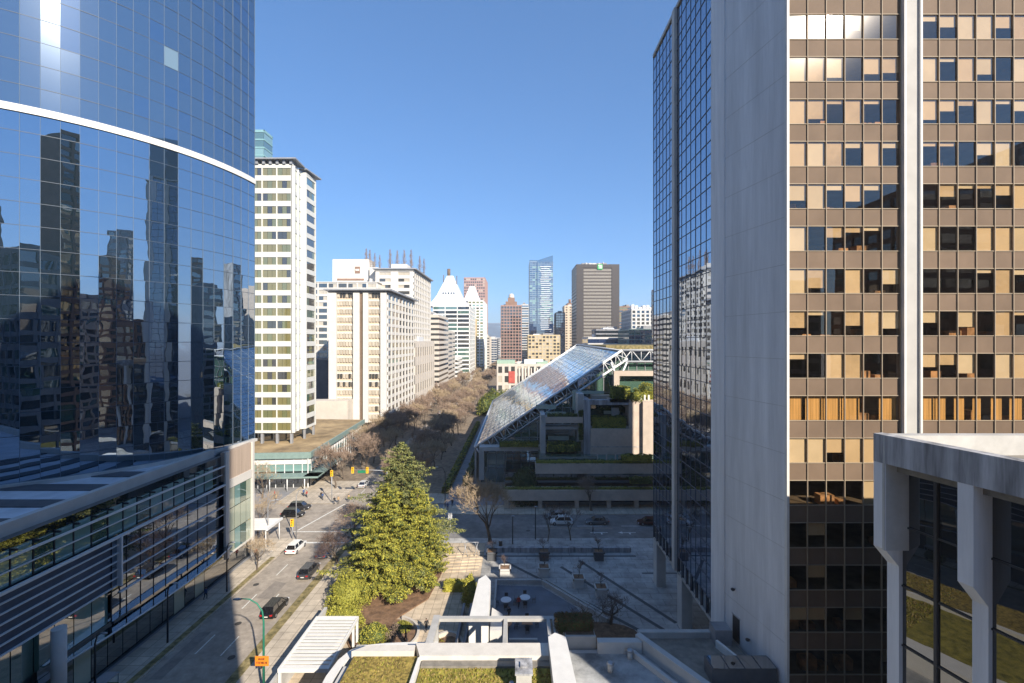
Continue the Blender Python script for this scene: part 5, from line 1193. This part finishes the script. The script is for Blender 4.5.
# ---------------------------------------------------------------- vehicles
def car(name, label, loc, rz, body_m, kind='sedan', group='cars on the streets'):
    """local: length along +Y, nose at +Y"""
    t = thing(name, label, 'car', loc, rz, group); o0 = (0, 0, 0)
    suv = kind == 'suv'; hw = .93 if suv else .9; L = 2.35; zr = 1.68 if suv else 1.43; zb = .98 if suv else .88
    b = MB()
    def loft(secs, m=0):
        rings = []
        for (y, w_, z0, z1, w2) in secs:
            rings.append([(-w_, y, z0), (-w_, y, z0+(z1-z0)*.55), (-w2, y, z1-.03), (-w2*.85, y, z1), (w2*.85, y, z1), (w2, y, z1-.03), (w_, y, z0+(z1-z0)*.55), (w_, y, z0)])
        for i in range(len(rings)-1):
            p, q = rings[i], rings[i+1]
            for k in range(8):
                j = (k+1) % 8; b.face([p[k], q[k], q[j], p[j]], m, True)
        b.face(rings[0], m); b.face(rings[-1][::-1], m)
    loft([(-L, hw*.80, .42, zb-.06, hw*.72), (-L+.18, hw*.96, .30, zb, hw*.88), (-1.2, hw, .24, zb+.02, hw*.93), (0, hw, .24, zb, hw*.94), (1.1, hw, .24, zb-.02, hw*.92), (L-.5, hw*.97, .26, zb-.14, hw*.86), (L-.12, hw*.88, .32, zb-.24, hw*.78), (L, hw*.75, .42, zb-.32, hw*.68)])
    b.build('body', body_m, t, loc=o0)
    ys = (-2.05, -1.7, .55, 1.25) if suv else (-1.75, -1.05, .35, 1.15)
    w1, w2 = hw*.88, hw*.70
    b = MB(); lo = [(-w1, ys[0], zb-.02), (w1, ys[0], zb-.02), (w1, ys[3], zb-.05), (-w1, ys[3], zb-.05)]; hi = [(-w2, ys[1], zr-.05), (w2, ys[1], zr-.05), (w2, ys[2], zr-.05), (-w2, ys[2], zr-.05)]
    for k in range(4):
        j = (k+1) % 4; b.face([lo[k], lo[j], hi[j], hi[k]])
    b.build('windows', car_glass, t, loc=o0)
    b = MB(); m2 = (ys[1]+ys[2])/2
    b.prism([(-w2-.03, ys[1]-.05), (w2+.03, ys[1]-.05), (w2+.03, ys[2]+.08), (-w2-.03, ys[2]+.08)], zr-.06, lambda x, y: zr+.02-(abs(x)*.05))
    for s in (-1, 1):
        for (ya, yb) in ((ys[0], ys[1]), (ys[3], ys[2]), (m2, m2)):
            b.tube([(s*(w1+.01), ya, zb-.03), (s*(w2+.02), yb, zr-.03)], .045, 4)
    b.build('roof', body_m, t, loc=o0)
    for sx_ in (-1, 1):
        for y in (-1.45, 1.45):
            wh = MB(); wh.tube([(sx_*(hw-.2), y, .34), (sx_*(hw+.02), y, .34)], .34, 14); w0 = wh.build('wheel', tyre_mat, t, loc=o0)
            r_ = MB(); r_.tube([(sx_*(hw-.1), y, .34), (sx_*(hw+.035), y, .34)], .2, 10); r_.build('rim', rim_mat, w0, loc=o0)
        b = MB(); b.box(sx_*.62-.2, sx_*.62+.2, L-.16, L-.02, zb-.44, zb-.28); b.build('headlight', head_mat, t, loc=o0)
        b = MB(); b.box(sx_*.66-.16, sx_*.66+.16, -L-.01, -L+.15, zb-.26, zb-.08); b.build('taillight', tail_mat, t, loc=o0)
        b = MB(); b.ball((sx_*(hw+.06), .9, zb+.04), (.12, .08, .08), 8, 5); b.build('mirror', body_m, t, loc=o0)
    b = MB(); b.box(-.26, .26, -L-.02, -L+.1, zb-.4, zb-.28); b.build('number_plate', white_paint, t, loc=o0)
    return t
pw, pk, pg_, pr, pb2, ps = paint('car_white', (.75, .75, .73)), paint('car_black', (.012, .012, .014)), paint('car_grey', (.16, .165, .17)), paint('car_red', (.30, .03, .025)), paint('car_blue', (.03, .07, .16)), paint('car_silver', (.42, .43, .44))
def gcar(x, y): return G(x, y, 0)
car('suv', 'white car driving up the sunlit road past the podium', (-39.9, 82.0-.2, .008), 0, pw, 'suv')
car('suv', 'black estate car alone on the road, nearest of the traffic', (-33.75, 63.2, .008), 0, pk, 'suv')
car('suv', 'dark grey car on the road half under the twiggy shadow', (-33.7, 73.4, .008), 0, paint('car_dark_grey', (.05, .05, .055)), 'suv')
car('sedan', 'dark blue car under the dark bushy bare tree at the road edge', (-33.9, 80.2, .008), 0, pb2)
car('suv', 'black car waiting in the side street, nearer of the two', (-48.2, 97.6, .008), R(-90), pk, 'suv')
car('suv', 'black car waiting in the side street, farther of the two', (-48.8, 101.8, .008), R(-90), paint('car_charcoal', (.03, .03, .033)), 'suv')
car('suv', 'white car parked in shade on the cross street below the terraces', (8.9, 93.6, .008), R(90), pw, 'suv')
car('sedan', 'second silver car beyond the white one on the cross street', (8.2, 96.7, .008), R(90), ps)
car('sedan', 'grey car parked on the cross street right of the white one', (16.3, 93.8, .008), R(90), pg_)
car('sedan', 'dark red-black car at the bronze tower edge on the cross street', (26.8, 93.4, .008), R(90), paint('car_maroon', (.06, .012, .012)))
car('sedan', 'dark car entering from the far left street by the pavilion', (-62.0, 95, .008), R(-90), pk)
far = [(-40, 118, pw, 'white car just past the crossing under the first avenue trees'), (-36.8, 131, pk, 'black car under the avenue trees beyond the crossing'), (-33.4, 142, pw, 'white car on the right lane under the avenue trees'), (-40.2, 150, ps, 'silver car on the left lane deeper in the avenue'), (-36.9, 168, pr, 'red car in the middle of the shaded avenue'), (-40, 186, pw, 'small white car where the avenue turns sunny'), (-33.5, 176, pk, 'black car on the right lane deeper in the avenue'), (-37, 210, ps, 'silver car in the sunny stretch of the avenue'), (-40, 236, pw, 'tiny white car far up the avenue'), (-34, 250, pk, 'tiny dark car far up the avenue')]
for x, y, m_, lab in far: car('sedan', lab, (x, y, .008), 0, m_)
cart = thing('utility_cart', 'small dark utility cart with yellowish front parked on the shaded sidewalk', 'cart', (-43.6, 47.6, .13), 0)
b = MB(); b.box(-44.4, -42.9, 46.4, 48.9, .35, .9); b.box(-44.3, -43.0, 46.3, 47.0, .9, 1.1); b.build('body', mat('cart_olive', (.14, .15, .05), .5, .1, 1), cart)
b = MB(); b.box(-44.4, -42.9, 47.2, 49.0, 1.85, 1.95); 
for x in (-44.35, -42.95):
    for y in (47.25, 48.9): b.box(x-.03, x+.03, y-.03, y+.03, .9, 1.85)
b.build('canopy', grey_metal, cart)
for x in (-44.4, -42.9):
    for y in (46.8, 48.5): b = MB(); b.tube([(x-.08, y, .33), (x+.08, y, .33)], .2, 12); b.build('wheel', tyre_mat, cart)

# ---------------------------------------------------------------- lamps, signals, signs
lp = thing('street_lamp', 'green street lamp with curved arm and an orange sign, in the verge at lower left', 'street lamp', (-26.6, 47.6, .13))
b = MB(); b.tube([(-26.6, 47.6, .13), (-26.6, 47.6, 8.2), (-26.75, 47.6, 9.3), (-27.3, 47.6, 10.1), (-28.1, 47.6, 10.55), (-29.0, 47.6, 10.6)], [.14, .09, .08, .07, .06, .055], 10); b.cyl(-26.6, 47.6, .13, .8, .2, 10); b.build('pole', green_pole, lp)
b = MB(); b.ball((-29.35, 47.6, 10.55), (.5, .17, .12), 10, 6); b.build('lamp_head', grey_metal, lp)
sg = thing('orange_sign', 'orange roadworks sign board fixed to the green street lamp', 'sign', (-26.6, 47.4, 4.2))
b = MB(); b.box(-27.35, -25.95, 47.33, 47.40, 3.75, 4.75); b.build('board', mat('sign_orange', (.85, .23, .02), .6, .03, 1), sg)
b = MB(); rnd = random.Random(3)
for r_, (z_, x0, x1) in enumerate(((4.36, -27.0, -26.3), (3.98, -27.2, -26.1))):
    x = x0
    while x < x1:
        w_ = rnd.uniform(.05, .1); b.box(x, x+w_*.55, 47.31, 47.33, z_, z_+.22); b.box(x, x+w_, 47.31, 47.33, z_+(.0 if rnd.random() < .5 else .18), z_+.04+(.0 if rnd.random() < .5 else .18)); x += w_+.05
b.build('lettering', dark_metal, sg)
b = MB(); b.box(-26.85, -26.72, 47.4, 47.55, 3.4, 4.3); b.build('bracket', dark_metal, sg)
def lamp(loc, lab, h=9, arm=-1.8, m_=None):
    X, Y, Z = loc; t = thing('street_lamp', lab, 'street lamp', loc, 0, 'street lamps along the avenue'); m_ = m_ or dark_metal
    b = MB(); b.tube([(X, Y, Z), (X, Y, Z+h*.85), (X+arm*.3, Y, Z+h*.97), (X+arm, Y, Z+h)], [.11, .08, .06, .05], 8); b.build('pole', m_, t)
    b = MB(); b.ball((X+arm*1.15, Y, Z+h-.03), (.4, .15, .1), 8, 5); b.build('lamp_head', grey_metal, t)
lamp((-45.5, 82.8, .13), 'grey street pole before the slatted entrance canopy', 8.6, 1.4, grey_metal)
lamp((-41.9, 86.0, .13), 'tall grey pole at the near road corner left of the white car', 9.5, 1.6, grey_metal)
lamp((-43.5, 56.5, .13), 'thin dark lamp post on the shaded sidewalk, middle', 7.4, .8)
lamp((-43.5, 46.8, .13), 'thin dark lamp post on the shaded sidewalk, nearest', 7.4, .8)
lamp((-43.5, 68.0, .13), 'thin dark lamp post on the sidewalk near the lit podium end', 7.4, .8)
lamp((-16.5, 103.0, .13), 'thin lamp post at the courthouse corner beside the avenue', 9, -1.6)
lamp((-1.0, 84.0, .13), 'short dark lamp post at the plaza edge by the big bare tree', 5.2, .1)
lamp((3.3, 86.0, .13), 'slim dark post at the kerb between bare trees', 6.2, .1)
yel = mat('signal_yellow', (.80, .50, .02), .5, .05, 1)
def signal(loc, lab, arm=0, h=6.2, pos=(0,)):
    X, Y, Z = loc; t = thing('traffic_signal', lab, 'traffic light', loc, 0, 'traffic signals at the crossing')
    b = MB(); b.cyl(X, Y, Z, Z+h, .1, 8); 
    if arm: b.tube([(X, Y, Z+h-.3), (X+arm, Y, Z+h)], .07, 6)
    b.build('pole', grey_metal, t)
    for p_ in pos:
        b = MB(); b.box(X+p_-.27, X+p_+.27, Y-.18, Y+.12, Z+h-.9, Z+h+.5); hd = b.build('signal_head', yel, t)
        for k, c in enumerate(('signal_red', 'signal_amber', 'signal_green')):
            q = MB(); q.tube([(X+p_, Y-.24, Z+h+.3-k*.42), (X+p_, Y-.17, Z+h+.3-k*.42)], .14, 10); q.build('lens', mat(c, ((.25, .02, .01), (.3, .15, .01), (.01, .2, .08))[k], .3, .02, 1), hd)
signal((-43.2, 105.6, .13), 'yellow traffic signal in front of the pavilion corner', 0, 7.0)
signal((-30.5, 106, .13), 'mast arm with two yellow traffic signals reaching over the road, beyond the crossing', -8.2, 7.6, (-4.6, -8.0))
signal((-42.8, 86.3, .13), 'low yellow pedestrian signal at the near left corner', 0, 3.2)
b = MB(); b.box(-37.3, -35.2, 105.9, 105.96, 6.9, 7.5); o = b.build('street_sign', mat('street_sign_green', (.02, .2, .1), .5, .05, 1)); tag(o, 'small green street name sign hung on the signal mast arm', 'sign')
b = MB(); b.cyl(-13.2, 88.5, .13, 4.2, .06, 8); b.box(-13.6, -12.8, 88.4, 88.46, 2.9, 4.2); o = b.build('sign_post', white_metal); tag(o, 'white notice board on a post right of the tallest conifer', 'sign')
t = thing('litter_bin', 'dark litter bin under the big bare tree', 'bin', (-3.2, 83.2, .13)); b = MB(); b.cyl(-3.2, 83.2, .13, 1.1, .32, 12); b.build('bin_body', dark_metal, t); b = MB(); b.cyl(-3.2, 83.2, 1.1, 1.2, .36, 12, r1=.2); b.build('lid', grey_metal, t)
t = thing('shelter_frame', 'small white angular shelter frame left of the dark planter', 'shelter', (-8.6, 79.6, .13)); b = MB()
for x in (-9.6, -7.6): b.tube([(x, 79, .13), (x+.6, 79.8, 2.3)], .05, 5); b.tube([(x+.9, 79, .13), (x+.1, 79.8, 2.3)], .05, 5)
b.tube([(-9.2, 79.8, 2.3), (-6.9, 79.8, 2.3)], .05, 5); b.build('frame', grey_metal, t)
b = MB(); b.cyl(-8.3, 72.2, .13, 2.7, .4, 8); 

for k, (x, y, lab) in enumerate(((-37.2, 60.5, 'round iron manhole cover in the sunlit middle lane'), (-34.0, 54.0, 'round iron manhole cover near the green street lamp'), (-40.4, 70.2, 'round iron manhole cover in the left lane by the podium'), (-38.0, 95.5, 'round iron manhole cover in the middle of the crossing'), (2.0, 90.2, 'round iron manhole cover on the shaded cross street'))):
    b = MB(); b.cyl(x, y, .004, .016, .42, 18); o = b.build('manhole_cover', manhole_m); tag(o, lab, 'manhole cover', 'manhole covers')
g = MB(); g.prism([(-38.2, 66.5), (-36.0, 66.2), (-35.9, 70.6), (-38.0, 71.2)], .003, .0062); g.prism([(-41.0, 50.5), (-39.6, 50.5), (-39.6, 58.9), (-41.0, 58.6)], .003, .0062); g.prism([(-34.8, 76.5), (-32.9, 76.5), (-32.9, 78.8), (-34.8, 78.6)], .003, .0062); g.prism([(-36, 92.2), (-31, 92.6), (-31, 93.8), (-36, 93.5)], .003, .0062); g.box(6, 19, 91, 92, .003, .0062)
tag(g.build('road_patches', mat('asphalt_patch', (.24, .21, .18), .95, .15, 1, detail=9)), kind='structure')
# ---------------------------------------------------------------- people
def person_mesh(name, top, bottom, stride=.28):
    me = bpy.data.meshes.new(name)
    V = [(0, 0, .95), (0, 0, 1.18), (0, 0, 1.42), (0, .01, 1.52), (0, .03, 1.63), (0, .03, 1.74),
         (.10, 0, .90), (.11, stride*.5, .50), (.11, stride*.45-.05, .08), (.11, stride*.45+.12, .04),
         (-.10, 0, .90), (-.11, -stride*.2, .50), (-.11, -stride*.9, .10), (-.11, -stride*.9+.15, .04),
         (.19, 0, 1.40), (.25, -.08, 1.12), (.25, .05, .88), (-.19, 0, 1.40), (-.25, .08, 1.12), (-.25, .2, .92)]
    E = [(0, 1), (1, 2), (2, 3), (3, 4), (4, 5), (0, 6), (6, 7), (7, 8), (8, 9), (0, 10), (10, 11), (11, 12), (12, 13), (2, 14), (14, 15), (15, 16), (2, 17), (17, 18), (18, 19)]
    rad = [.15, .14, .16, .06, .10, .09, .10, .07, .05, .05, .10, .07, .05, .05, .075, .05, .04, .075, .05, .04]
    me.from_pydata(V, E, []); o = bpy.data.objects.new(name, me); col.objects.link(o)
    sk_ = o.modifiers.new('skin', 'SKIN'); 
    for i, sv in enumerate(me.skin_vertices[0].data): sv.radius = (rad[i], rad[i]*(.75 if i in (0, 1, 2) else 1)); sv.use_root = i == 0
    o.modifiers.new('sub', 'SUBSURF').levels = 1
    dg = bpy.context.evaluated_depsgraph_get(); nm = bpy.data.meshes.new_from_object(o.evaluated_get(dg)); bpy.data.objects.remove(o)
    nm.name = name; nm.materials.clear()
    for m_ in (bottom, top, mat('skin_tone', (.45, .28, .2), .7, .03, 1), mat('hair_dark', (.03, .02, .015), .8, .1, 1)): nm.materials.append(m_)
    for p in nm.polygons:
        c = p.center; p.use_smooth = True
        p.material_index = 3 if (c.z > 1.68 or (c.z > 1.58 and c.y < .0)) else (2 if c.z > 1.50 else (1 if c.z > .93 or abs(c.x) > .19 and c.z > .85 else 0))
    return nm
jackets = [mat('jacket_black', (.02, .02, .022), .8, .1, 1), mat('jacket_red', (.35, .04, .03), .8, .1, 1), mat('jacket_blue', (.04, .08, .2), .8, .1, 1), mat('coat_tan', (.4, .27, .15), .8, .1, 1)]
jeans = mat('dark_trousers', (.03, .035, .05), .85, .1, 1)
pm = [person_mesh('person', j, jeans) for j in jackets]
ppl = [(-42.2, 104.6, 0, 20, 'person in black crossing before the pavilion corner'), (-41.4, 104.9, 3, 200, 'person in a tan coat walking beside one in black at the crossing'), (-50.6, 109, 1, 90, 'person in a red jacket near the pavilion entrance'), (-51.8, 110, 2, 60, 'person in a blue jacket near the pavilion entrance'), (-44.4, 77.5, 0, 0, 'person in black walking on the sunlit left sidewalk'), (-45.2, 78.6, 1, 180, 'person in red walking on the sunlit left sidewalk'), (-11.8, 58.6, 0, 30, 'person in black standing on the garden path by the conifer'), (-14.9, 103.2, 0, 10, 'person in black walking beside the courthouse corner'), (-1.2, 61.2, 0, 40, 'person in black between the patio tables'), (-15.6, 100.8, 2, 190, 'person in blue at the courthouse corner'), (-56.5, 106.4, 3, 100, 'person in a tan coat left of the pavilion posts'), (-13.9, 56.4, 0, 120, 'person in black by the curved bed wall'), (-39.5, 106.2, 3, 15, 'person in a tan coat waiting under the signal mast'), (-46.8, 108.2, 0, 250, 'person in black by the pavilion canopy corner'), (-46.1, 107.4, 2, 70, 'person in blue facing one in black by the pavilion canopy'), (-58.4, 109.2, 1, 300, 'person in red passing the pavilion posts'), (.1, 63.8, 1, 200, 'person in red standing between the two back patio tables'), (-14.2, 107.5, 3, 5, 'person in a tan coat walking up beside the hedge strips'), (14.5, 88.0, 0, 95, 'person in black on the plaza kerb right of the white car'), (-45.3, 66.0, 2, 355, 'person in blue on the shaded part of the left sidewalk')]
for x, y, k, rz, lab in ppl:
    o = ob('person', pm[k], None, (x, y, .13)); o.rotation_euler = (0, 0, R(rz)); tag(o, lab, 'person', 'pedestrians')

# ---------------------------------------------------------------- buildings behind the viewpoint (they shade the street and stand in the mirror glass)
random.seed(77)
vt = building('hotel_tower', 'slender dark balcony tower mirrored in the curved glass, near the left edge', 'building', rect(-14, 4.4, -26, -1.6), 0, 90, {2: dict(cw=3.4), 1: dict(cw=3.4)}, brown, [gl_dark, gl_grey, gl_green], fh=3, band=.9, pier=.6, limit=40)
mirrored = [(75, 120, 160, 210, 70), (140, 190, 200, 260, 85), (100, 160, 300, 340, 75), (-40, -14.5, -24, -4, 58), (64, 108, -10, 22, 44), (120, 165, 20, 70, 88), (60, 84, -75, -50, 54), (95, 125, -60, -30, 74), (150, 190, -80, -40, 96), (-60, -36, -60, -36, 72), (-100, -66, -50, -20, 84), (-140, -110, -60, -20, 60), (10, 34, -190, -160, 78), (-30, -6, -150, -125, 66), (-70, -45, -140, -110, 100), (200, 240, 0, 50, 110), (180, 220, 90, 140, 86), (92, 130, 100, 140, 62)]
nmv = ['grey', 'deep', 'farthest', 'adjoining lower', 'nearest', 'broad', 'low', 'mid-height', 'far', 'stout', 'wide', 'squat', 'thin', 'small', 'tall', 'tallest', 'blocky', 'plain']
for i, (x0, x1, y0, y1, h) in enumerate(mirrored):
    building('mirrored_building', '%s dark building of the skyline mirrored in the curved glass' % nmv[i], 'building', rect(x0, x1, y0, y1), 0, h, {2: {}, 3: {}}, random.choice([brown, roof_grey, concrete_warm, concrete_dark]), [gl_dark, gl_green, gl_grey], fh=3.6, cw=4.2, band=1.3, pier=.6, limit=8)
# ---------------------------------------------------------------- haze
hz = MB(); hz.box(-9050, 9050, -3050, 5200, -2, 330); hm = bpy.data.materials.new('haze'); hm.use_nodes = True; n = hm.node_tree; n.nodes.clear()
ho = n.nodes.new('ShaderNodeOutputMaterial'); pvn = n.nodes.new('ShaderNodeVolumePrincipled'); pvn.inputs['Color'].default_value = (.86, .92, 1, 1); pvn.inputs['Density'].default_value = .0002; pvn.inputs['Anisotropy'].default_value = .1
n.links.new(pvn.outputs[0], ho.inputs['Volume']); o = hz.build('haze', hm); tag(o, kind='stuff'); o['label'] = 'thin pale blue haze over the far city'; o['category'] = 'haze'
